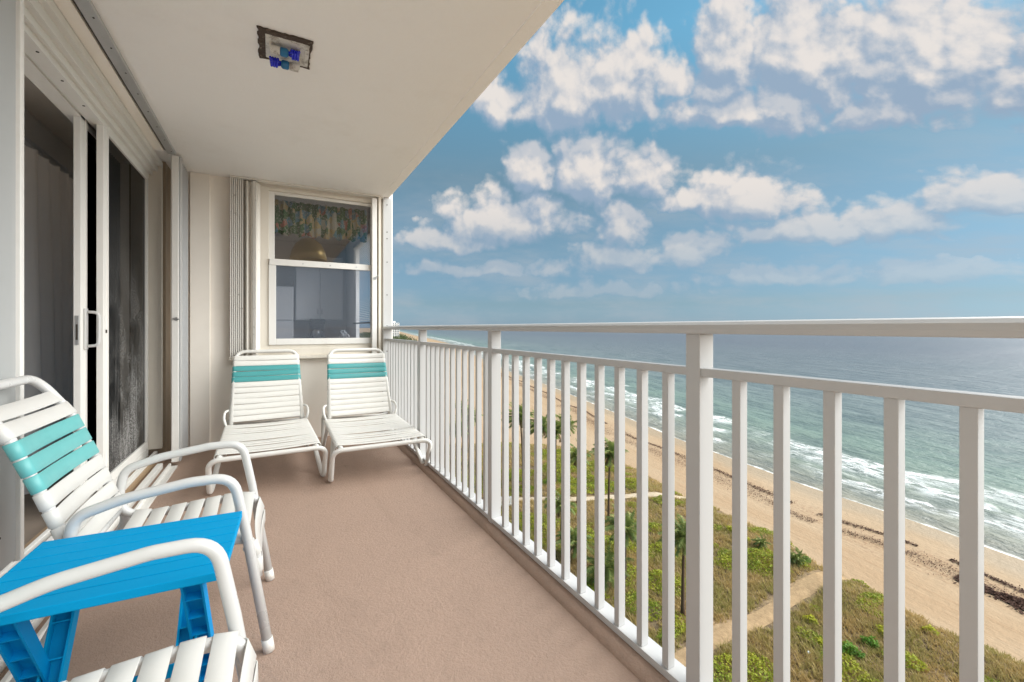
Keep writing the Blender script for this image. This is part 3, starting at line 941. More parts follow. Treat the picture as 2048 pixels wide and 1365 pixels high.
# floral valance
n = 90
vs, fs = [], []
for i in range(n + 1):
    x = -.12 + 1.02 * i / n
    yy = 5.10 + .028 * math.sin(i * .9) + .012 * math.sin(i * 2.3)
    zb = .955 + .015 * math.sin(i * .55)
    vs += [(x, yy, 1.30), (x, yy - .01, 1.12), (x, yy - .004, zb)]
for i in range(n):
    a = i * 3
    fs += [(a, a + 3, a + 4, a + 1), (a + 1, a + 4, a + 5, a + 2)]
o = MB().add([(x - .4, y - 5.1, z - 1.3) for x, y, z in vs], fs, True).build('valance', 'floral_fabric')
o.location = (.4, 5.1, 1.3)
o.modifiers.new('thick', 'SOLIDIFY').thickness = .004
tag(o, 'flower patterned gathered valance behind the upper window pane', 'valance')
# hanging lamp with a wide gold shade
t = thing('pendant_lamp', (.36, 5.75, 1.42), 'gold metal dome lamp hanging in the kitchen behind the window', 'lamp')
m = MB()
prf = [(.03, 1.06), (.08, 1.045), (.14, .99), (.185, .90), (.205, .80), (.195, .80), (.175, .89), (.13, .975), (.075, 1.025), (.025, 1.045)]
ns = 28
vs = [(.36 + r_ * math.cos(2 * PI * k / ns), 5.75 + r_ * math.sin(2 * PI * k / ns), z) for r_, z in prf for k in range(ns)]
fs = [(i * ns + k, i * ns + (k + 1) % ns, (i + 1) * ns + (k + 1) % ns, (i + 1) * ns + k) for i in range(len(prf) - 1) for k in range(ns)]
MB().add(vs, fs, True).build('lamp_shade', 'lamp_gold', t, origin=(.36, 5.75, 1.42))
MB().tube([(.36, 5.75, 1.42), (.36, 5.75, 1.05)], .008, 8).build('stem', 'steel', t, origin=(.36, 5.75, 1.42))
t = thing('wall_cabinet', (.55, 7.9, .35), 'white kitchen wall cabinet seen through the lower window pane', 'cabinet')
oc_ = (.55, 7.9, .35)
MB().box((.30, 7.75, .12), (1.0, 8.09, 1.15)).build('cabinet_body', 'cabinet', t, bevel=.004, origin=oc_)
for k in range(2):
    d_ = MB().box((.31 + .345 * k, 7.728, .135), (.645 + .345 * k, 7.748, 1.135)).build('cabinet_door', 'cabinet', t, bevel=.006, origin=oc_)
    MB().tube([(.62 + .06 * k, 7.72, .22), (.62 + .06 * k, 7.72, .30)], .006, 8).build('handle', 'steel', d_, origin=oc_)
t = thing('refrigerator', (-.1, 7.7, FL), 'pale refrigerator at the back of the kitchen behind the window', 'refrigerator')
of_ = (-.1, 7.7, FL)
MB().box((-.45, 7.5, FL), (.26, 8.09, .62)).build('refrigerator_body', 'cabinet', t, bevel=.01, origin=of_)
MB().box((-.45, 7.46, FL + .1), (.26, 7.498, .10)).build('lower_door', 'cabinet', t, bevel=.01, origin=of_)
MB().box((-.45, 7.46, .115), (.26, 7.498, .62)).build('freezer_door', 'cabinet', t, bevel=.01, origin=of_)
t = thing('kitchen_counter', (.65, 7.7, FL), 'dark topped kitchen counter behind the lower window pane', 'counter')
oc2 = (.65, 7.7, FL)
MB().box((.28, 7.55, FL), (1.085, 8.09, -.24)).build('counter_base', 'cabinet', t, origin=oc2)
MB().box((.27, 7.51, -.24), (1.085, 8.09, -.20)).build('counter_top', 'counter_dark', t, bevel=.004, origin=oc2)
t = thing('coffee_maker', (.60, 7.7, -.2), 'black coffee maker on the kitchen counter behind the window', 'coffee maker')
ocm = (.60, 7.7, -.2)
MB().box((.50, 7.65, -.2), (.72, 7.92, -.16)).build('warming_base', 'black_plastic', t, bevel=.01, origin=ocm)
MB().box((.50, 7.82, -.16), (.72, 7.92, .14)).build('water_tank', 'black_plastic', t, bevel=.01, origin=ocm)
MB().box((.50, 7.65, .06), (.72, 7.818, .14)).build('brew_head', 'black_plastic', t, bevel=.01, origin=ocm)
MB().tube([(.61, 7.73, -.158), (.61, 7.73, -.12), (.61, 7.73, -.06), (.61, 7.73, -.02)], [.05, .07, .075, .05], 16).build('carafe', 'steel', t, origin=ocm)
t = thing('kitchen_table', (.35, 5.9, FL), 'dark kitchen table just behind the window sill', 'table')
okt = (.35, 5.9, FL)
MB().box((-.25, 5.45, -.30), (.85, 6.35, -.265)).build('table_top', 'counter_dark', t, bevel=.005, origin=okt)
for x in (-.2, .8):
    for y in (5.5, 6.3):
        MB().box((x - .025, y - .025, FL), (x + .025, y + .025, -.30)).build('leg', 'counter_dark', t, origin=okt)
t = thing('glass_jar', (.74, 5.65, -.265), 'small teal jar of white flowers on the table inside the window', 'jar')
ogj = (.74, 5.65, -.265)
MB().tube([(.74, 5.65, -.265), (.74, 5.65, -.20), (.74, 5.65, -.14)], [.05, .062, .055], 14).build('jar_body', 'jar_teal', t, origin=ogj)
m = MB()
for k in range(26):
    a = random.uniform(0, 2 * PI); r_ = random.uniform(0, .07); z = -.10 + random.uniform(-.03, .06)
    m.tube([(.74 + r_ * math.cos(a), 5.65 + r_ * math.sin(a), z - .015), (.74 + r_ * math.cos(a), 5.65 + r_ * math.sin(a), z), (.74 + r_ * math.cos(a), 5.65 + r_ * math.sin(a), z + .015)], [.008, .018, .006], 6)
m.build('blossom', 'cabinet', t, origin=ogj)
# venetian blind on the kitchen's own sea window
t = thing('window_blind', (1.07, 6.2, 1.2), 'white slatted blind over the side window inside the kitchen', 'blind')
ob = (1.07, 6.2, 1.2)
m = MB()
for k in range(46):
    z = 1.17 - k * .024
    m.add([(1.045, 5.38, z), (1.075, 5.38, z + .012), (1.075, 6.98, z + .012), (1.045, 6.98, z)], [(0, 1, 2, 3)])
m.build('slat', 'blind_white', t, origin=ob)
MB().box((1.04, 5.37, 1.18), (1.085, 6.99, 1.22)).build('head_rail', 'blind_white', t, origin=ob)
MB().box((1.045, 5.38, .055), (1.075, 6.98, .075)).build('bottom_bar', 'black_plastic', t, origin=ob)

# bedroom behind the sliding door
tag(MB().box((-4.2, .3, FL - .1), (-1.062, 5.2, FL + .02)).build('bedroom_floor', 'inner_floor'), kind='structure')
tag(MB().box((-4.2, .3, 1.40), (-1.062, 5.2, 1.5)).build('bedroom_ceiling', 'inner_ceiling'), kind='structure')
m = MB().box((-4.3, .3, FL), (-4.2, 5.2, -.75)).box((-4.3, .3, 1.25), (-4.2, 5.2, 1.4)).box((-4.3, .3, -.75), (-4.2, .7, 1.25)).box((-4.2, 4.75, FL), (-1.062, 4.85, 1.4)).box((-4.2, .2, FL), (-1.0, .3, 1.4))  # unseen wide opening added on the west side, lets sky light reach the curtain
tag(m.build('bedroom_wall', 'inner_wall'), kind='structure')
t = thing('curtain', (-1.38, 3.4, 1.2), 'grey sheer curtain on a thick rod inside the open doorway', 'curtain')
oc3 = (-1.38, 3.4, 1.2)
MB().box((-1.42, 2.2, 1.215), (-1.40, 4.74, 1.399)).build('pelmet', 'inner_wall', t, origin=oc3)
MB().tube([(-1.37, 2.2, 1.17), (-1.37, 4.73, 1.17)], .022, 12).build('curtain_rod', 'curtain_rod', t, origin=oc3)
n = 160
vs, fs = [], []
for i in range(n + 1):
    s_ = i / n
    y = 2.2 + 2.5 * s_
    ph = i * .52 + 2 * math.sin(i * .09)
    for j, z in enumerate((1.16, .7, .1, -.5, FL + .04)):
        amp = .030 + .006 * j
        vs.append((-1.385 + amp * math.sin(ph) + .004 * math.sin(ph * 2.7 + j), y + .018 * math.sin(j * 1.1 + i * .09), z))
for i in range(n):
    for j in range(4):
        a = i * 5 + j
        fs.append((a, a + 5, a + 6, a + 1))
MB().add(vs, fs, True).build('curtain_cloth', 'sheer_curtain', t, origin=oc3)

# ================================================================ ceiling light, its shade missing
LX0, LX1, LY0, LY1 = -.067, .165, 2.345, 2.600
lc = ((LX0 + LX1) / 2, (LY0 + LY1) / 2, ZC)
t = thing('ceiling_light', lc, 'ceiling light without its shade, two blue spiral bulbs inside a dark ragged outline', 'light')
m = MB()
def ragged(x0, y0, x1, y1, amp, n=16):
    pts = []
    for (ax, ay), (bx, by) in (((x0, y0), (x1, y0)), ((x1, y0), (x1, y1)), ((x1, y1), (x0, y1)), ((x0, y1), (x0, y0))):
        for k in range(n):
            u = k / n
            pts.append((ax + (bx - ax) * u + random.uniform(-amp, amp), ay + (by - ay) * u + random.uniform(-amp, amp)))
    return pts
outp, inp = ragged(LX0, LY0, LX1, LY1, .004), ragged(LX0 + .038, LY0 + .04, LX1 - .030, LY1 - .036, .003)
n = len(outp)
vs = [(x, y, ZC - .0005) for x, y in outp] + [(x, y, ZC - .007 - random.uniform(0, .006)) for x, y in outp] + [(x, y, ZC - .009) for x, y in inp] + [(x, y, ZC - .0005) for x, y in inp]
fs = []
for r_ in range(3):
    for k in range(n):
        fs.append((r_ * n + k, r_ * n + (k + 1) % n, (r_ + 1) * n + (k + 1) % n, (r_ + 1) * n + k))
MB().add(vs, fs).build('gasket_residue', 'residue', t, origin=lc)
MB().box((LX0 + .030, LY0 + .032, ZC - .012), (LX1 - .010, LY1 - .020, ZC - .001)).build('base_plate', 'fixture_white', t, bevel=.004, origin=lc)
m = MB().box((LX1 - .030, LY0 + .07, ZC - .016), (LX1 - .010, LY1 - .03, ZC - .0125))
m.build('bracket', 'fixture_white', t, bevel=.002, origin=lc)


def bulb(x, y, z, sgn):
    hld = MB().tube([(x, y, z), (x + sgn * .042, y, z)], [.021, .021], 14).box((x - .004, y - .018, z), (x + .006, y + .018, ZC - .011)).build('lamp_holder', 'fixture_white', t, bevel=.002, origin=lc)
    b_ = MB().tube([(x + sgn * .043, y, z), (x + sgn * .050, y, z), (x + sgn * .072, y, z), (x + sgn * .080, y, z)], [.017, .021, .021, .014], 16).build('bulb', 'bulb_base', t, origin=lc)
    sp = []
    for k in range(100):
        a = k / 99 * 2 * PI * 3.4
        sp.append((x + sgn * (.090 + .038 * k / 99), y + .0185 * math.cos(a), z + .0185 * math.sin(a)))
    MB().tube([(x + sgn * .078, y + .008, z)] + sp + [(x + sgn * .078, y - .008, z)], .0058, 8).build('spiral_tube', 'bulb_blue', b_, origin=lc)


bulb(LX0 + .050, 2.440, ZC - .040, 1)
bulb(LX0 + .178, 2.530, ZC - .052, -1)

# ================================================================ furniture: strap chairs and loungers
def strap_mesh(half, r, width, thick=.0028, sag=.006, wrap=2.5, n_arc=9, mid=10):
    """one vinyl strap round two tubes that run along local X; crosses them in local Y; local Z is up"""
    line = []
    Rr = r + .0008
    a0 = PI / 2
    for k in range(n_arc + 1):
        a = a0 + wrap * (1 - k / n_arc)
        line.append((-half + Rr * math.cos(a), Rr * math.sin(a)))
    for k in range(1, mid):
        u = k / mid
        line.append((-half + 2 * half * u, Rr - sag * 4 * u * (1 - u)))
    for k in range(n_arc + 1):
        a = a0 - wrap * (k / n_arc)
        line.append((half + Rr * math.cos(a), Rr * math.sin(a)))
    pts = [Vector((0, y, z)) for y, z in line]
    outer_ = []
    for i in range(len(pts)):
        d = pts[min(i + 1, len(pts) - 1)] - pts[max(i - 1, 0)]
        nn = Vector((0, -d.z, d.y)).normalized()
        outer_.append(pts[i] + nn * thick)
    m_ = MB()
    k = len(pts)
    hw = width / 2
    e = thick * .45
    ring = []
    for i in range(k):
        p, q = pts[i], outer_[i]
        q2 = p + (q - p) * .55
        ring += [(-hw, p.y, p.z), (-hw, q2.y, q2.z), (-hw + e, q.y, q.z), (hw - e, q.y, q.z), (hw, q2.y, q2.z), (hw, p.y, p.z)]
    fs_ = []
    for i in range(k - 1):
        for j in range(6):
            j2 = (j + 1) % 6
            fs_.append((i * 6 + j, (i + 1) * 6 + j, (i + 1) * 6 + j2, i * 6 + j2))
    fs_.append(tuple(range(6))); fs_.append(tuple((k - 1) * 6 + j for j in reversed(range(6))))
    m_.add(ring, fs_, True)
    return m_


STRAPS = {}


def put_straps(parent, path, y0, half, r, width, pitch, colours, start, flip=False, half_end=None, seed=1, white='vinyl_white', teal='vinyl_teal', sag=.006):
    """lay straps along a side profile path [(x,z)...]; local coordinates of parent; tube pair at y0 +- half"""
    rr_ = random.Random(seed)
    P = [Vector((x, 0, z)) for x, z in path]
    L = [0]
    for i in range(1, len(P)):
        L.append(L[-1] + (P[i] - P[i - 1]).length)
    for i, cl in enumerate(colours):
        d = start + pitch * i
        if d > L[-1]:
            break
        k = max(1, next((j for j in range(len(L)) if L[j] >= d), len(L) - 1))
        u = (d - L[k - 1]) / max(1e-6, L[k] - L[k - 1])
        p = P[k - 1].lerp(P[k], u)
        tg = (P[k] - P[k - 1]).normalized()
        nz = Vector((-tg.z, 0, tg.x))
        if nz.z < 0 or flip:
            nz = -nz if nz.z < 0 else nz
        hh = half if half_end is None else half + (half_end - half) * d / L[-1]
        sgv = sag * rr_.choice((.5, .8, 1, 1.3))
        o = strap_mesh(hh, r, width, sag=sgv).build('strap', teal if cl == 'T' else white, parent)
        X = tg
        Z = nz
        Y = Z.cross(X)
        M = Matrix((X, Y, Z)).transposed().to_4x4()
        tilt = Matrix.Rotation(R(rr_.uniform(-.5, .5)), 4, 'Z')
        o.matrix_local = Matrix.Translation((p.x, y0, p.z)) @ M @ tilt
        if cl == 'T':
            o['label'] = 'teal strap'


# ---- armchair, built facing +X; local origin on the floor under its middle
CX, CY = -.36, 1.96
def L3(x, y, z):
    return (x - CX, y, z - FL)
chair = thing('strap_chair', (CX, CY, FL), 'white tube armchair with white and teal straps, behind the blue table', 'chair', 'white strap armchairs beside the blue table')
rt = .0150
side = [L3(-.738, 0, -.205), L3(-.690, 0, -.215), L3(-.655, 0, -.300), L3(-.592, 0, -.457), L3(-.530, 0, -.632), L3(-.490, 0, -.712), L3(-.400, 0, -.722), L3(-.16, 0, -.706), L3(-.075, 0, -.712), L3(-.052, 0, -.775), L3(-.050, 0, -.850)]
sp2 = fillet([Vector((p[0], 0, p[2])) for p in side[2:]], [.2, .2, .10, .1, .15, .06, .05], 6)
top = L3(-.742, 0, -.176)
hw = .212
def side_pts(y):
    return [Vector((p.x, y, p.z)) for p in sp2]
back_top = fillet([Vector((side[2][0], -hw, side[2][2])), Vector((top[0], -hw, top[2])), Vector((top[0], hw, top[2])), Vector((side[2][0], hw, side[2][2]))], [.10, .10], 8)
loop = list(reversed(side_pts(-hw))) + back_top[1:-1] + side_pts(hw)
MB().tube(loop, rt, 14).build('seat_frame', 'tube_white', chair)
arm_prof = [L3(-.016, 0, FL + .012), L3(-.083, 0, -.672), L3(-.118, 0, -.496), L3(-.235, 0, -.490), L3(-.395, 0, -.512), L3(-.500, 0, -.548), L3(-.528, 0, -.660), L3(-.488, 0, -.750), L3(-.545, 0, -.870), L3(-.70, 0, FL + .012)]
arm_prof = [L3(-.016, 0, FL + .012), L3(-.083, 0, -.672), L3(-.118, 0, -.490), L3(-.235, 0, -.490), L3(-.395, 0, -.512), L3(-.505, 0, -.545), L3(-.522, 0, -.640), L3(-.500, 0, -.735), L3(-.560, 0, -.880), L3(-.70, 0, FL + .012)]
for sg in (-1, 1):
    pr_ = fillet([Vector((p[0], sg * .242, p[2])) for p in arm_prof], [.3, .085, .2, .3, .055, .1, .08, .3], 7)
    a_ = MB().tube(pr_, rt + .0005, 14).build('arm_and_legs', 'tube_white', chair)
    for ft in (pr_[0], pr_[-1]):
        d_ = (pr_[1] - pr_[0]).normalized() if ft is pr_[0] else (pr_[-2] - pr_[-1]).normalized()
        MB().tube([ft - d_ * .010, ft + d_ * .035], [.0175, .0178], 14).build('foot_cap', 'rubber_foot', a_)
    # short welded spacers between seat frame and the leg loop
    w_ = MB()
    for x, z in ((-.070, -.735), (-.500, -.700)):
        w_.tube([L3(x, sg * hw, z), L3(x - .012, sg * .245, z)], .011, 8)
    w_.build('weld', 'tube_white', a_)
MB().tube([L3(-.052, -hw, -.845), L3(-.052, hw, -.845)], .012, 12).build('front_rail', 'tube_white', chair)
MB().tube([L3(-.515, -hw, -.690), L3(-.515, hw, -.690)], .012, 12).build('rear_rail', 'tube_white', chair)
backp = [(p.x, p.z) for p in fillet([Vector((top[0] + .012, 0, top[2] - .040))] + [Vector((p[0], 0, p[2])) for p in side[2:5]] + [Vector((side[5][0], 0, side[5][2]))], [.2, .2, .2], 6)]
put_straps(chair, backp, 0, hw, rt, .049, .0545, 'WWTTTWWWW', .050, seed=3, teal='vinyl_teal_pale', sag=.010)
seatp = [(p.x, p.z) for p in sp2 if p.x > L3(-.475, 0, 0)[0] - 1e-6]
put_straps(chair, seatp, 0, hw, rt, .049, .0575, 'WWWWWWWWWW', .030, seed=5, sag=.012)
c2 = copy_tree(chair)
c2.location = (CX, .978, FL)
c2['label'] = 'white strap armchair nearest the viewer, its teal straps out of sight'

# ---- loungers: local +X points to the foot end, the empty is turned so that the head is at the wall
loun = thing('strap_lounger', (-.035, 3.9, FL), 'white strap lounger with a teal band across its back, left one, nearer the door wall', 'lounger', 'strap loungers with their heads to the wall')
loun.rotation_euler = (0, 0, R(-90) + R(1.5))
LW, rl, zs = .300, .0165, .262
xf, xh, xr = .53, -.54, -.78         # foot end, hinge, rear end of the seat frame


def V3(x, y, z):
    return Vector((x, y, z))


MB().tube([V3(xr, -LW, zs), V3(xf, -LW + .012, zs - .004)], rl, 12).tube([V3(xr, LW, zs), V3(xf, LW - .012, zs - .004)], rl, 12).tube([V3(xr, -LW, zs), V3(xr, LW, zs)], rl * .8, 12).build('seat_frame', 'tube_cream', loun)
# one tube: left foot loop, up to the front bar, across, down to the right foot loop
fw = LW + .045
half = [V3(xf - .46, LW - .004, zs - .016), V3(xf - .20, fw - .006, rl + .010), V3(xf - .155, fw, rl), V3(xf - .115, fw, rl + .012), V3(xf, fw, zs - .004)]
loop_ = half + [V3(p.x, -p.y, p.z) for p in reversed(half)]
MB().tube(fillet(loop_, [.03, .02, .02, .07, .07, .02, .02, .03], 7), rl, 12).build('front_leg', 'tube_cream', loun)
for sg in (-1, 1):
    y = sg * LW
    MB().tube(fillet([V3(xh + .16, y, zs - .014), V3(xh - .03, y + sg * .02, rl), V3(xh - .09, y + sg * .02, rl), V3(xh - .22, y + sg * .008, zs - .012)], [.04, .04], 6), rl * .9, 12).build('rear_leg', 'tube_cream', loun)
    MB().tube(fillet([V3(xh - .075, sg * .268, zs + .13), V3(xh - .03, y + sg * .020, zs + .125), V3(xh + .03, y + sg * .022, zs + .07), V3(xh + .05, y + sg * .002, zs + .004)], [.06, .06], 6), rl * .62, 10).build('back_bracket', 'tube_cream', loun)
bw, bt = .272, .246
xb_, zb_ = -.822, -.219 - FL
bk = MB().tube(fillet([V3(xh + .01, -bw, zs + .012), V3(xb_, -bt, zb_), V3(xb_, bt, zb_), V3(xh + .01, bw, zs + .012)], .085, 8), rl, 12).build('back_frame', 'tube_cream', loun)
MB().tube([V3(xh - .17, -bw - .03, zs - .02), V3(xh - .17, bw + .03, zs - .02)], rl * .7, 10).build('cross_tube', 'tube_cream', loun)
blen = math.hypot(xb_ - xh, zb_ - zs)
ub = ((xh - xb_) / blen, (zs + .012 - zb_) / blen)
put_straps(loun, [(xb_, zb_), (xh, zs + .012)], 0, bt, rl, .0475, .0505, 'WWTTTWWWWWWWWW', .070, half_end=bw, seed=8, white='vinyl_cream', sag=.005)
put_straps(loun, [(xh + .02, zs), (xf - .06, zs)], 0, LW, rl, .049, .0555, 'W' * 18, .03, seed=9, white='vinyl_cream', sag=.008)
l2 = copy_tree(loun)
l2.location = (.705, 3.76, FL)
l2.rotation_euler = (0, 0, R(-90) - R(.8))
l2['label'] = 'white strap lounger with a teal band across its back, right one, against the railing'

# ---- blue folding side table, planks along X, X-shaped legs
TX, TY, TZ = -.335, 1.488, -.592
table = thing('side_table', (TX, TY, FL), 'bright blue plastic folding side table with planked top, between the two armchairs', 'table')
table.rotation_euler = (0, 0, R(-2.2))
zt = TZ - FL
m = MB()
npk = 7
pwid = .398 / npk
for k in range(npk):
    y0 = -.199 + k * pwid
    m.box((-.237, y0 + .0018, zt - .021), (.237, y0 + pwid - .0018, zt))
m.box((-.233, -.196, zt - .020), (.233, .196, zt - .008))
m.build('table_top', 'table_blue', table, bevel=.0022)
for y in (-.150, .136):
    MB().box((-.225, y, zt - .044), (.225, y + .014, zt - .0215)).build('apron', 'table_blue', table, bevel=.002)


def xleg(x, ya, za, yb, zb):
    """I-section leg with cross ribs, as moulded plastic ones have"""
    a, b_ = Vector((x, ya, za)), Vector((x, yb, zb))
    d = (b_ - a).normalized()
    u = Vector((1, 0, 0)).cross(d).normalized()
    m_ = MB()
    xx = Vector((1, 0, 0))
    for s_ in (-1, 1):
        m_.beam(a + xx * s_ * .0205, b_ + xx * s_ * .0205, .005, .034, up=u)
    m_.beam(a + u * .008, b_ + u * .008, .036, .004, up=u)
    L_ = (b_ - a).length
    for k in range(1, 7):
        p = a + d * (L_ * k / 7)
        m_.beam(p - d * .002, p + d * .002, .036, .030, up=u)
    return m_


for x in (-.175, .160):
    xleg(x, -.135, zt - .024, .150, .0).build('leg', 'table_blue_rib', table)
    xleg(x + (.032 if x < 0 else -.032), .135, zt - .024, -.150, .0).build('leg', 'table_blue', table)
MB().box((-.14, -.128, .085), (.125, -.116, .125)).build('crossbar', 'table_blue', table, bevel=.002)
MB().box((-.17, .112, .085), (.155, .124, .125)).build('crossbar', 'table_blue', table, bevel=.002)

# ================================================================ shore and sea
# waterline as x for a given y (metres); the coast bends away seawards to the north
WY = np.array([-3000, -400, -100, 13, 22.4, 33.2, 41.5, 58.8, 79, 105, 130.6, 183.5, 300, 514, 820, 1135, 1800, 3000, 6000, 14000, 40000], float)
WX = np.array([-500, 20, 54, 58.2, 60.0, 61.0, 62.6, 66.0, 71.5, 78.5, 85.4, 97.6, 131, 193, 262, 326, 470, 730, 1400, 3300, 9400], float)


def shore_x(y):
    """smooth interpolation of the waterline (Catmull-Rom style slopes)"""
    y = np.asarray(y, float)
    sl_ = np.gradient(WX, WY)
    i = np.clip(np.searchsorted(WY, y) - 1, 0, len(WY) - 2)
    h = WY[i + 1] - WY[i]
    t_ = (y - WY[i]) / h
    h00 = 2 * t_**3 - 3 * t_**2 + 1; h10 = t_**3 - 2 * t_**2 + t_
    h01 = -2 * t_**3 + 3 * t_**2; h11 = t_**3 - t_**2
    return h00 * WX[i] + h10 * h * sl_[i] + h01 * WX[i + 1] + h11 * h * sl_[i + 1]


def shore_cos(y):
    e = 2.0
    d = (shore_x(np.asarray(y) + e) - shore_x(np.asarray(y) - e)) / (2 * e)
    return 1 / np.sqrt(1 + d * d)


YS = np.unique(np.concatenate([np.linspace(-3000, -200, 15), np.linspace(-200, 0, 30), np.linspace(0, 140, 141), np.linspace(140, 500, 91), np.linspace(500, 2000, 80), np.linspace(2000, 40000, 90)]))


def strip(name, dxs, zfun, mat):
    X0 = shore_x(YS); CO = shore_cos(YS)
    dxs = np.asarray(dxs, float)
    gx = X0[:, None] + dxs[None, :]
    gy = np.repeat(YS[:, None], len(dxs), 1)
    tt = dxs[None, :] * CO[:, None]
    gz = zfun(tt, gx, gy)
    nv, nu = gx.shape
    co = np.stack([gx, gy, gz], -1).reshape(-1, 3)
    idx = np.arange(nv * nu).reshape(nv, nu)
    q = np.stack([idx[:-1, :-1], idx[:-1, 1:], idx[1:, 1:], idx[1:, :-1]], -1).reshape(-1, 4)
    o = fast_mesh(name, co, q, mat, smooth=True)
    ul = o.data.uv_layers.new(name='UVMap')
    uvv = np.stack([gy, tt], -1).reshape(-1, 2)[q.ravel()]
    ul.data.foreach_set('uv', uvv.astype(np.float32).ravel())
    return o


sea = strip('sea', [-3, -1, 0, 1, 2, 3, 5, 8, 12, 16, 20, 25, 30, 36, 45, 60, 80, 110, 150, 200, 300, 450, 700, 1200, 2500, 6000, 15000, 40000], lambda t, x, y: np.full_like(x, GZ) + t * 0, 'sea_water')
tag(sea, kind='structure')
beach = strip('beach', [-900, -300, -120, -70, -50, -40, -34, -28, -24, -20, -17, -14, -12, -10, -8, -6, -4, -2.5, -1, 0.5, 3, 8], lambda t, x, y: np.where(t < 0, GZ + .05 - t * .012, GZ + .05 - t * .05) + np.where(t < -20, 0, 0), 'beach_sand')
tag(beach, kind='structure')
# the land sheet under everything, out to the west and the horizon
g = MB().add([(-40000, -40000, GZ - .6), (400, -40000, GZ - .6), (400, 40000, GZ - .6), (-40000, 40000, GZ - .6)], [(0, 1, 2, 3)])
tag(g.build('ground', 'dune_soil'), kind='structure')


def beach_z(x, y):
    t_ = (x - shore_x(y)) * shore_cos(y)
    return GZ + .05 - t_ * .012


# dune: its seaward edge as measured, land side hidden under the balcony
DE = [(40.0, -20), (40.4, 4), (40.4, 9), (40.9, 15.3), (41.4, 20.2), (43.9, 25.9), (44.0, 37.4), (46.4, 47.6), (46.2, 59), (42.5, 64.5), (38.8, 66.7), (35.2, 70.0), (28, 72.5), (18, 73.5)]


def smooth_line(pts, n):
    p = np.array(pts, float)
    d = np.r_[0, np.cumsum(np.hypot(*np.diff(p, axis=0).T))]
    u = np.linspace(0, d[-1], n)
    return np.stack([np.interp(u, d, p[:, 0]), np.interp(u, d, p[:, 1])], 1)


edge = smooth_line(DE, 150)
nz_ = np.convolve(rng.normal(0, 1, 150 + 8), np.ones(5) / 5, 'valid')[:150]
edge[:, 0] += nz_ * .55
edge[:, 1] += np.convolve(rng.normal(0, 1, 158), np.ones(5) / 5, 'valid')[:150] * .35
poly = [(5, -20)] + [tuple(p) for p in edge] + [(5, 73.5)]
PA = np.array(poly)


def inside(x, y, P=PA):
    x = np.asarray(x); y = np.asarray(y)
    res = np.zeros(x.shape, bool)
    j = len(P) - 1
    for i in range(len(P)):
        c = ((P[i, 1] > y) != (P[j, 1] > y)) & (x < (P[j, 0] - P[i, 0]) * (y - P[i, 1]) / (P[j, 1] - P[i, 1] + 1e-12) + P[i, 0])
        res ^= c
        j = i
    return res


def edge_dist(x, y, L=edge):
    a, b_ = L[:-1], L[1:]
    best = np.full(np.shape(x), 1e9)
    for p, q in zip(a, b_):
        d = q - p
        u = np.clip(((x - p[0]) * d[0] + (y - p[1]) * d[1]) / (d @ d), 0, 1)
        best = np.minimum(best, np.hypot(x - p[0] - u * d[0], y - p[1] - u * d[1]))
    return best


def vnoise(x, y, s, seed=0):
    """cheap value noise"""
    x = np.asarray(x) / s; y = np.asarray(y) / s
    xi = np.floor(x).astype(int); yi = np.floor(y).astype(int)
    fx, fy = x - xi, y - yi
    fx = fx * fx * (3 - 2 * fx); fy = fy * fy * (3 - 2 * fy)
    def h(a, b_):
        n_ = (a * 374761393 + b_ * 668265263 + seed * 974634) & 0xffffffff
        n_ = ((n_ ^ (n_ >> 13)) * 1274126177) & 0xffffffff
        return ((n_ ^ (n_ >> 16)) & 0xffff) / 65535.0
    return (h(xi, yi) * (1 - fx) + h(xi + 1, yi) * fx) * (1 - fy) + (h(xi, yi + 1) * (1 - fx) + h(xi + 1, yi + 1) * fx) * fy


def dune_z(x, y):
    d = edge_dist(x, y)
    lift = .02 + .75 * np.clip(d / 4.0, 0, 1) ** .8
    return beach_z(x, y) + lift + (vnoise(x, y, 5, 2) - .5) * .5 * np.clip(d / 3, 0, 1)


gx, gy = np.meshgrid(np.arange(6, 50.01, .5), np.arange(-20, 74.01, .5))
ok = inside(gx, gy)
# snap the sheet: keep cells whose centre is inside, drop outer vertices to the sand
zz_ = np.where(ok, 0, -9.0)
cellok = inside(gx[:-1, :-1] + .25, gy[:-1, :-1] + .25)
dz = np.where(ok, dune_z(gx, gy), beach_z(gx, gy) - .06)
idx = np.arange(gx.size).reshape(gx.shape)
q = np.stack([idx[:-1, :-1], idx[:-1, 1:], idx[1:, 1:], idx[1:, :-1]], -1)[cellok]
dune = fast_mesh('dune', np.stack([gx, gy, dz], -1).reshape(-1, 3), q, 'dune_soil', smooth=True)
tag(dune, kind='structure')

PATH1 = smooth_line([(16, 47.5), (20, 45.8), (24.7, 44.0), (29, 42.0), (33.2, 40.4), (38, 38.6), (42.5, 37.1), (44.6, 36.7)], 60)
PATH2 = smooth_line([(14, 17.8), (20, 18.2), (25.6, 18.6), (29.5, 18.5), (33.3, 18.9), (36.5, 19.3), (39.6, 19.3), (41.4, 19.4)], 60)


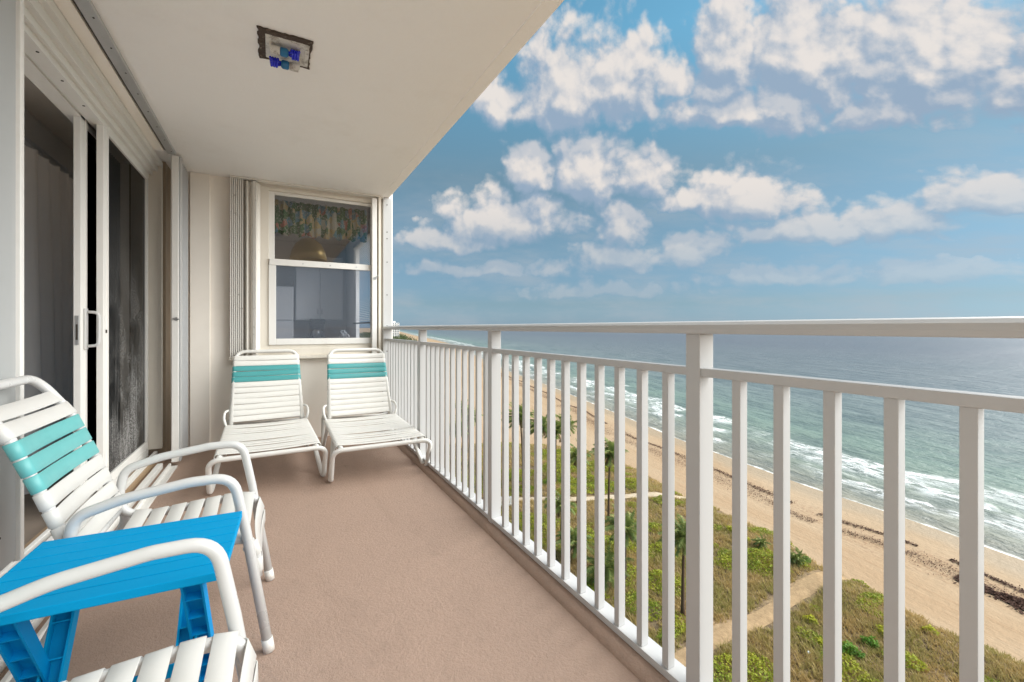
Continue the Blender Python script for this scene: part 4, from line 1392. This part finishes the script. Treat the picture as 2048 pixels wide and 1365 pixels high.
def path_sheet(name, L, w0, w1, mat):
    d = np.gradient(L, axis=0)
    d /= np.linalg.norm(d, axis=1)[:, None]
    nrm = np.stack([-d[:, 1], d[:, 0]], 1)
    w = np.linspace(w0, w1, len(L)) * (1 + .22 * np.convolve(rng.normal(0, 1, len(L) + 4), np.ones(5) / 5, 'valid'))
    us = np.linspace(-1, 1, 7)
    P = L[:, None, :] + nrm[:, None, :] * (us[None, :, None] * w[:, None, None] / 2)
    inn = inside(P[..., 0], P[..., 1])
    z = np.where(inn, dune_z(P[..., 0], P[..., 1]), beach_z(P[..., 0], P[..., 1])) + .07 - .05 * us[None, :] ** 2
    co = np.concatenate([P, z[..., None]], -1).reshape(-1, 3)
    idx_ = np.arange(len(L) * 7).reshape(len(L), 7)
    q_ = np.stack([idx_[:-1, :-1], idx_[:-1, 1:], idx_[1:, 1:], idx_[1:, :-1]], -1).reshape(-1, 4)
    return tag(fast_mesh(name, co, q_, mat, smooth=True), kind='structure')


path_sheet('path', PATH1, .8, 1.3, 'path_shell')
path_sheet('path', PATH2, .85, 1.45, 'path_sand')


def line_dist(x, y, L):
    return edge_dist(x, y, L[::3])


# ---------------------------------------------------------------- dune plants nobody could count
def cone_mask(x, y):
    """the part of the dune that the balcony overlooks, with a margin on both sides"""
    az_ = np.degrees(np.arctan2(x, y))
    return (az_ > 14) & (az_ < 86) & (np.hypot(x, y) > 18)


GREEN = [(36.0, 23.0, 2.6), (34.2, 23.9, 1.8), (38.6, 20.8, .8), (22.5, 17.6, 2.6), (24.5, 16.2, 1.6), (27.5, 30.5, 2.6), (24.0, 28.0, 2.2), (25.5, 33.5, 2.0), (22.5, 23.6, 1.8), (27.0, 24.5, 1.8),
         (37.0, 52.0, 4.2), (41.0, 49.0, 3.0), (33.0, 48.5, 2.0), (35.5, 44.0, 3.2), (31.5, 43.0, 2.0), (38.0, 57.0, 3.0), (29.0, 52.0, 2.4), (40, 42, 2.0), (30.8, 28.2, 1.3), (26.0, 46.5, 2.2), (33, 31.5, 1.2), (29, 13.2, 1.6), (33, 12.2, 1.0), (23, 38, 2.4)]


def green_mask(x, y):
    v = np.zeros(np.shape(x))
    for a, b_, r_ in GREEN:
        v = np.maximum(v, 1.25 - np.hypot(x - a, y - b_) / r_)
    return v + (vnoise(x, y, 1.6, 5) - .5) * 1.1


def bare_mask(x, y):
    return (vnoise(x, y, 3.2, 9) * .6 + vnoise(x, y, 1.1, 3) * .4)


# grass: short bent blades in tufts
N = 62000
px_ = rng.uniform(12, 48, N * 3); py_ = rng.uniform(-2, 73, N * 3)
keep = inside(px_, py_) & cone_mask(px_, py_)
keep &= rng.random(len(px_)) < np.clip(34 / np.hypot(px_, py_), .25, 1.3) ** 1.6
keep &= bare_mask(px_, py_) < .70
keep &= (line_dist(px_, py_, PATH1) > .55 + .25 * vnoise(px_, py_, .8, 41)) & (line_dist(px_, py_, PATH2) > .55 + .6 * vnoise(px_, py_, .9, 43))
px_, py_ = px_[keep][:N], py_[keep][:N]
ed = edge_dist(px_, py_)
n_ = len(px_)
bl = 4
pz = dune_z(px_, py_)
tx = np.repeat(px_, bl) + rng.normal(0, .09, n_ * bl)
ty = np.repeat(py_, bl) + rng.normal(0, .09, n_ * bl)
tz = np.repeat(pz, bl)
hh_ = np.repeat(.20 + .20 * vnoise(px_, py_, 2.2, 4) * np.clip(ed / 1.5, .3, 1), bl) * rng.uniform(.6, 1.3, n_ * bl)
an = rng.uniform(0, 2 * np.pi, n_ * bl)
ln_ = rng.uniform(.3, 1.1, n_ * bl) * hh_
wd_ = rng.uniform(.018, .040, n_ * bl)
a_ = np.stack([tx - np.sin(an) * wd_, ty + np.cos(an) * wd_, tz - .02], -1)
b_2 = np.stack([tx + np.sin(an) * wd_, ty - np.cos(an) * wd_, tz - .02], -1)
c_ = np.stack([tx + np.cos(an) * ln_ - .05, ty + np.sin(an) * ln_, tz + hh_], -1)
tri = np.stack([a_, b_2, c_], 1).reshape(-1, 3)
tag(fast_mesh('dune_grass', tri, np.arange(len(tri)).reshape(-1, 3), 'dune_grass'), 'brown and olive dune grass covering the ground below the railing', 'grass', kind='stuff')


def leaf_cloud(cx, cy, cz, size, up=.6):
    """flat diamond leaves with random tilt; arrays of centres"""
    k = len(cx)
    nrm = rng.normal(0, 1, (k, 3)); nrm[:, 2] = np.abs(nrm[:, 2]) + up
    nrm /= np.linalg.norm(nrm, axis=1)[:, None]
    r1 = np.cross(nrm, rng.normal(0, 1, (k, 3))); r1 /= np.linalg.norm(r1, axis=1)[:, None]
    r2 = np.cross(nrm, r1)
    c0 = np.stack([cx, cy, cz], -1)
    s_ = (size * rng.uniform(.6, 1.35, k))[:, None]
    v = np.stack([c0 - r1 * s_, c0 - r2 * s_ * .62, c0 + r1 * s_, c0 + r2 * s_ * .62], 1).reshape(-1, 3)
    return v, np.arange(len(v)).reshape(-1, 4)


N = 330000
px_ = rng.uniform(14, 48, N); py_ = rng.uniform(4, 72, N)
gm = green_mask(px_, py_)
keep = inside(px_, py_) & cone_mask(px_, py_) & (gm > .25) & (line_dist(px_, py_, PATH1) > .8) & (line_dist(px_, py_, PATH2) > 1.2)
px_, py_, gm = px_[keep], py_[keep], gm[keep]
hgt = np.clip(gm, 0, 1) * (.25 + .45 * vnoise(px_, py_, .9, 8))
v, f = leaf_cloud(px_, py_, dune_z(px_, py_) + hgt * rng.uniform(.35, 1, len(px_)) + .05, .082)
tag(fast_mesh('ground_cover', v, f, 'vine_leaf'), 'yellow green leafy creeper spreading in patches over the dune', 'ground cover', kind='stuff')

# lawn strip behind the dune on the left
lx = rng.uniform(10, 25.5, 26000); ly = rng.uniform(48.5, 60, 26000)
keep = (lx < 25.5 - (ly - 48.5) * .02)
lx, ly = lx[keep], ly[keep]
lzz = dune_z(lx, ly)
an = rng.uniform(0, 6.28, len(lx))
tri = np.stack([np.stack([lx - .05 * np.sin(an), ly + .05 * np.cos(an), lzz], -1), np.stack([lx + .05 * np.sin(an), ly - .05 * np.cos(an), lzz], -1), np.stack([lx + .05 * np.cos(an), ly + .05 * np.sin(an), lzz + .16], -1)], 1).reshape(-1, 3)
tag(fast_mesh('lawn', tri, np.arange(len(tri)).reshape(-1, 3), 'lawn_blade'), 'patch of green lawn seen through the far pickets', 'lawn', kind='stuff')

# seaweed: two wavering lines of clumps along the strand
cxs, cys, szs = [], [], []
for (off, spread, n0, clump) in ((-6.2, .30, 15000, 3.5), (-8.6, .85, 17000, 5.0)):
    yy = 8 + (rng.random(n0) ** 1.35) * 190
    w_ = vnoise(yy, yy * 0 + off, 9, 3) - .5
    tt = off + 2.6 * w_ + rng.normal(0, spread, n0) * (.4 + vnoise(yy, yy * 0 + 3 * off, clump, 6))
    kp = vnoise(yy, yy * 0 + 9.1 * off, clump, 21) > .22
    yy, tt = yy[kp], tt[kp]
    cxs.append(shore_x(yy) + tt / shore_cos(yy)); cys.append(yy); szs.append(np.full(len(yy), (.07 if off > -7 else .055)))
# the thick dark heap nearest the viewer
yy = 10 + rng.random(3600) ** 1.6 * 4.9
tt = -8.0 + (vnoise(yy, yy * 0 + 2, 2.2, 13) - .5) * 1.8 + rng.normal(0, .55, len(yy)) * (.35 + .9 * vnoise(yy, yy * 0 + 8, 1.2, 17))
kp = vnoise(yy * 1.0, tt * 2.0, .9, 31) > .38
yy, tt = yy[kp], tt[kp]
cxs.append(shore_x(yy) + tt / shore_cos(yy)); cys.append(yy); szs.append(np.full(len(yy), .14))
cxs, cys, szs = np.concatenate(cxs), np.concatenate(cys), np.concatenate(szs)
v, f = leaf_cloud(cxs, cys, beach_z(cxs, cys) + .05 + rng.random(len(cxs)) * .05, szs, up=1.6)
tag(fast_mesh('seaweed', v, f, 'seaweed'), 'dark brown seaweed washed up in wavering lines along the beach', 'seaweed', kind='stuff')

# ---------------------------------------------------------------- palms
def frond(length, seed, droop, mbv, mbf, base, azim, elev, twist=0.0, wind=(-.34, .12, 0)):
    """one feather frond appended to vertex / face lists"""
    rr_ = random.Random(seed)
    n_ = 15
    d = Vector((math.cos(azim) * math.cos(elev), math.sin(azim) * math.cos(elev), math.sin(elev)))
    p = Vector(base)
    pts = [p.copy()]
    dirs = [d.copy()]
    st = length / n_
    for k in range(n_):
        p = p + d * st
        pts.append(p.copy())
        d = (d + Vector((wind[0] * .16, wind[1] * .16, -droop * (.05 + .12 * k / n_)))).normalized()
        dirs.append(d.copy())
    for k in range(1, n_ + 1):
        t_ = k / n_
        up = Vector((0, 0, 1))
        sd_ = dirs[k].cross(up)
        if sd_.length < .05:
            sd_ = Vector((1, 0, 0))
        sd_.normalize()
        nr = sd_.cross(dirs[k]).normalized()
        ll = length * .30 * math.sin(PI * min(1, .16 + .84 * t_)) ** .7 * rr_.uniform(.85, 1.1) + .06
        for sg in (-1, 1):
            for sub in (0, .5):
                o_ = pts[k] - dirs[k] * st * sub
                tip = o_ + sd_ * sg * ll * .78 + dirs[k] * ll * .50 - Vector((0, 0, 1)) * ll * rr_.uniform(.25, .65) + nr * ll * .12
                w_ = dirs[k] * .042
                i0 = len(mbv)
                mbv += [tuple(o_ - w_), tuple(o_ + w_), tuple((o_ + tip) / 2 + w_ * .8 + nr * ll * .06), tuple(tip)]
                mbf.append((i0, i0 + 1, i0 + 2, i0 + 3))
    for k in range(n_):
        i0 = len(mbv)
        w_ = Vector((0, 0, .022 * (1 - k / n_) + .006))
        mbv += [tuple(pts[k] - w_), tuple(pts[k] + w_), tuple(pts[k + 1] + w_), tuple(pts[k + 1] - w_)]
        mbf.append((i0, i0 + 1, i0 + 2, i0 + 3))


def crown_mesh(seed, nf, length, dead=0):
    rr_ = random.Random(seed)
    v_, f_ = [], []
    for k in range(nf):
        t_ = k / nf
        frond(length * rr_.uniform(.8, 1.1) * (.75 + .25 * math.sin(PI * min(1, .25 + t_))), seed * 100 + k, rr_.uniform(.5, .95), v_, f_, (0, 0, 0), k * 2.399 + rr_.uniform(-.25, .25), R(78 - 92 * t_ ** .9) + rr_.uniform(-.1, .1))
    o = fast_mesh('crown', np.array(v_), np.array(f_), 'palm_leaf')
    return o


def dead_mesh(seed, nf, length):
    rr_ = random.Random(seed)
    v_, f_ = [], []
    for k in range(nf):
        frond(length * rr_.uniform(.7, 1.0), seed * 50 + k, 1.9, v_, f_, (0, 0, -.1), k * 2.399, R(-25) + rr_.uniform(-.2, .1))
    return fast_mesh('dead_fronds', np.array(v_), np.array(f_), 'palm_dead')


CROWNS = [crown_mesh(s_, n__, l_) for s_, n__, l_ in ((1, 24, 2.6), (2, 20, 2.3), (3, 26, 2.9))]
DEADS = [dead_mesh(s_, 5, 1.7) for s_ in (4, 5)]
used_c, used_d = set(), set()


def use(o, used, parent, loc, rz, sc):
    if o.name in used:
        c = o.copy(); COL.objects.link(c)
    else:
        used.add(o.name); c = o
    c.parent = parent
    c.location = loc
    c.rotation_euler = (0, 0, rz)
    c.scale = (sc, sc, sc)
    return c


def palm(x, y, h, label, k=0, sc=1.0, lean=(0.1, .1), group='palms on the dune', name='palm_tree'):
    z = float(dune_z(np.array([x]), np.array([y]))[0]) if inside(np.array([x]), np.array([y]))[0] else float(beach_z(np.array([x]), np.array([y]))[0])
    t_ = thing(name, (x, y, z), label, 'palm', group)
    pts, rs = [], []
    for i in range(9):
        u = i / 8
        pts.append((lean[0] * h * u * u, lean[1] * h * u * u, h * u - .1 * (i == 0)))
        rs.append(.135 * (1 - .45 * u) + (.05 if i == 0 else 0) + (.02 if i == 8 else 0))
    MB().tube(pts, rs, 10).build('trunk', 'palm_bark', t_)
    use(CROWNS[k % 3], used_c, t_, (pts[-1][0], pts[-1][1], h - .02), random.uniform(0, 6.28) * .12, sc)
    use(DEADS[k % 2], used_d, t_, (pts[-1][0], pts[-1][1], h - .05), random.uniform(0, 6.28), sc * .85)
    return t_


palm(29.9, 34.9, 6.9, 'tall single coconut palm with a bare dark trunk crossing the white path', 0, .95, (.015, -.01))
palm(26.6, 46.6, 8.6, 'tallest palm of the far clump, its crown against the sand', 2, .95, (-.03, .03))
palm(28.6, 45.8, 7.4, 'leafy palm in the middle of the far clump, left of the short dark trunk', 0, 1.0, (.02, .02))
palm(31.0, 46.2, 6.6, 'palm of the far clump with a short dark trunk over bright green shrubs', 1, 1.1, (.02, .0))
palm(33.2, 46.9, 6.9, 'rightmost palm of the far clump, fronds swept upright', 2, .9, (.0, .03))
palm(30.2, 40.5, 5.2, 'palm with drooping fronds just left of the tall single palm', 1, .95, (.03, .02))
palm(23.2, 33.6, 3.4, 'young palm left of the path crossing, leaning dark trunk', 1, .9, (.04, .0))
palm(24.2, 26.3, 4.0, 'middle palm below the path with a thick crown and slim trunk', 0, .85, (.02, .01))
palm(24.6, 21.1, 5.3, 'near palm with a long thin trunk left of the thick railing post', 2, .72, (.01, -.01))
palm(22.4, 26.6, 1.2, 'stemless bushy palm growing low among the creeper', 2, .85, (.0, .0))
palm(22.6, 30.8, 1.3, 'stemless upright palm with yellowish fronds, left of the bushy one', 0, .8, (.0, .0))
palm(31.7, 78.9, 5.2, 'distant palm on the sand beyond the dune, seen in a picket gap', 1, 1.0, (.03, .02), 'palms beyond the dune')
palm(26.5, 64.0, 5.6, 'palm on the lawn edge, its trunk bent seaward', 0, 1.0, (.08, .02), 'palms beyond the dune')
palm(22.8, 58.5, 5.0, 'palm at the back of the lawn, dark crown', 2, .9, (.02, .02), 'palms beyond the dune')
palm(28.5, 86.0, 6.0, 'farthest palm of the row beyond the lawn', 2, 1.05, (.02, .0), 'palms beyond the dune')
palm(24.0, 72.0, 6.2, 'palm between lawn and sand, full round crown', 1, 1.05, (.0, .03), 'palms beyond the dune')


def low_palm(x, y, sc, label):
    z = float(dune_z(np.array([x]), np.array([y]))[0])
    t_ = thing('young_palm', (x, y, z), label, 'palm', 'low palms with withered skirts')
    MB().tube([(0, 0, -.1), (0, 0, .25), (0, 0, .5)], [.16, .14, .1], 9).build('trunk', 'palm_bark', t_)
    use(CROWNS[1], used_c, t_, (0, 0, .48), random.uniform(0, 6.28), sc)
    use(DEADS[0], used_d, t_, (0, 0, .5), random.uniform(0, 6.28), sc * .8)


low_palm(38.8, 21.4, .50, 'low palm with a grey withered skirt on bare sand by the second path')
low_palm(38.9, 24.6, .42, 'low palm with a grey withered skirt behind the bright green creeper')


def shrub(x, y, r_, mat, label, group):
    z = float(dune_z(np.array([x]), np.array([y]))[0])
    k = int(260 * max(.5, r_ / .5))
    th_ = rng.uniform(0, 2 * np.pi, k); ph = np.arccos(rng.uniform(0, 1, k)); rr_ = r_ * rng.uniform(.55, 1.0, k) * (1 + .25 * np.sin(th_ * 3 + x))
    v_, f_ = leaf_cloud(rr_ * np.sin(ph) * np.cos(th_), rr_ * np.sin(ph) * np.sin(th_), .75 * rr_ * np.cos(ph) + .08, .085)
    t_ = thing('shrub', (x, y, z), label, 'shrub', group)
    fast_mesh('foliage', v_, f_, mat, t_)
    st = MB()
    for q_ in range(5):
        a = q_ * 1.257
        st.tube([(0, 0, -.05), (math.cos(a) * r_ * .5, math.sin(a) * r_ * .5, r_ * .5)], [.018, .008], 6)
    st.build('stem', 'palm_bark', t_)


GY, GG = 'small yellow green shrubs on the dune grass', 'green shrubs on the dune'
shrub(39.3, 27.8, .55, 'shrub_yellow', 'yellow shrub in the grass right of the thick post, highest of the yellow ones', GY)
shrub(38.9, 26.0, .38, 'shrub_yellow', 'small yellow shrub near the dune edge above the bright creeper', GY)
shrub(36.1, 17.4, .55, 'shrub_yellow', 'wide yellow shrub right of the second path', GY)
shrub(32.0, 16.8, .42, 'shrub_yellow', 'yellow shrub below the second path, between two pickets', GY)
shrub(35.0, 13.8, .55, 'shrub_yellow', 'bright yellow shrub deep in the brown grass on the right', GY)
shrub(33.0, 13.8, .5, 'shrub_green', 'round green shrub left of the bright yellow one', GG)
shrub(30.2, 15.2, .38, 'shrub_yellow', 'little yellow shrub lowest of the yellow ones near the picket foot', GY)
shrub(38.0, 12.6, .42, 'shrub_yellow', 'yellow shrub farthest right near the beach edge', GY)
shrub(32.2, 46.0, .9, 'shrub_green', 'bright green shrub under the far clump of palms, right one', GG)
shrub(30.4, 46.6, .8, 'shrub_green', 'bright green shrub under the far clump of palms, left one', GG)
shrub(40.0, 21.6, .62, 'shrub_green', 'dense green shrub beside the low palm on bare sand', GG)
shrub(31.0, 14.0, .6, 'shrub_green', 'green shrub under the yellow ones at the bottom right', GG)

# small things lying or standing in the grass
sx_, sy_ = 28.54, 15.11
sz_ = float(dune_z(np.array([sx_]), np.array([sy_]))[0])
st = MB()
st.tube([(0, 0, -.02), (0, 0, .04), (.01, 0, .12), (.01, .01, .20), (.0, .0, .23)], [.10, .15, .16, .11, .03], 9)
o = st.build('stone', 'fence_white')
o.location = (sx_, sy_, sz_ + .14)
o.scale = (.55, .55, .55)
tag(o, 'small white stone lying in the brown grass right of the sandy path', 'stone')
kx, ky = 24.53, 20.69
kz = float(dune_z(np.array([kx]), np.array([ky]))[0])
t = thing('marker_post', (kx, ky, kz), 'short orange marker post beside the foot of the near palm', 'post')
MB().box((-.05, -.04, -.1), (.05, .04, .55)).build('post_body', 'marker_orange', t, bevel=.01)
MB().box((-.06, -.05, .55), (.06, .05, .60)).build('cap', 'fence_white', t, bevel=.01)

# small white gate where the first path starts
t = thing('garden_gate', (22.3, 42.8, GZ), 'small white fence panel at the land end of the upper path', 'fence')
zg = float(dune_z(np.array([22.3]), np.array([42.8]))[0])
t.location = (22.3, 42.8, zg)
t.rotation_euler = (0, 0, R(-25))
for k in range(9):
    MB().box((-.9 + k * .22, -.015, 0), (-.9 + k * .22 + .16, .015, 1.15)).build('board', 'fence_white', t, bevel=.004)
for z in (.25, .95):
    MB().box((-.95, -.05, z), (1.1, -.016, z + .09)).build('cross_rail', 'fence_white', t)
for x in (-1.0, 1.1):
    MB().box((x - .06, -.06, -.1), (x + .06, .06, 1.35)).build('post', 'fence_white', t, bevel=.01)

# ---------------------------------------------------------------- coast far to the north
yy = rng.uniform(150, 1500, 5200)
back = rng.uniform(-150, -42, 5200)
back = np.where(yy < 260, back - 4, back)
tx_ = shore_x(yy) + back
kp = vnoise(tx_, yy, 26, 4) > .42
tx_, yy = tx_[kp], yy[kp]
cx_, cy_, cz_ = [], [], []
for a, b_ in zip(tx_, yy):
    hgt_ = 2 + 5.5 * random.random() * min(1, b_ / 500)
    r_ = 1.5 + 2.0 * random.random()
    for k in range(9):
        cx_.append(a + random.gauss(0, r_)); cy_.append(b_ + random.gauss(0, r_)); cz_.append(GZ + 1.0 + hgt_ * random.random())
v, f = leaf_cloud(np.array(cx_), np.array(cy_), np.array(cz_), .9)
tag(fast_mesh('far_trees', v, f, 'far_leaf'), 'belt of dark trees behind the distant beach', 'trees', kind='stuff')


def tower(x, y, w, d, nf, label):
    t_ = thing('apartment_tower', (x, y, GZ), label, 'building', 'distant apartment towers along the coast')
    hgt_ = nf * 3.0
    MB().box((-w / 2, -d / 2, 0), (w / 2, d / 2, hgt_)).box((-w / 4, -d / 4, hgt_), (w / 4, d / 4, hgt_ + 3)).build('tower_wall', 'tower_white', t_)
    m_ = MB()
    for k in range(nf):
        for c in range(5):
            xa = -w / 2 + w * (c + .2) / 5
            m_.box((xa, -d / 2 - .06, k * 3 + .9), (xa + w * .6 / 5, -d / 2 + .1, k * 3 + 2.5))
            ya = -d / 2 + d * (c + .2) / 5
            m_.box((w / 2 - .1, ya, k * 3 + .9), (w / 2 + .06, ya + d * .6 / 5, k * 3 + 2.5))
    m_.build('window', 'tower_glass', t_)
    m_ = MB()
    for k in range(1, nf):
        m_.box((-w / 2 - .01, -d / 2 - 1.4, k * 3 - .12), (w / 2, -d / 2 - .065, k * 3 + .06))
    m_.build('balcony_slab', 'tower_white', t_)


tower(192, 828, 22, 26, 10, 'nearest distant white tower beside the corner post')
tower(700, 3150, 40, 40, 14, 'pale tower far up the coast, left of the pair')
tower(800, 3400, 40, 46, 12, 'pale tower far up the coast, right of the pair')
tower(1180, 5400, 60, 60, 18, 'faintest tower on the horizon')
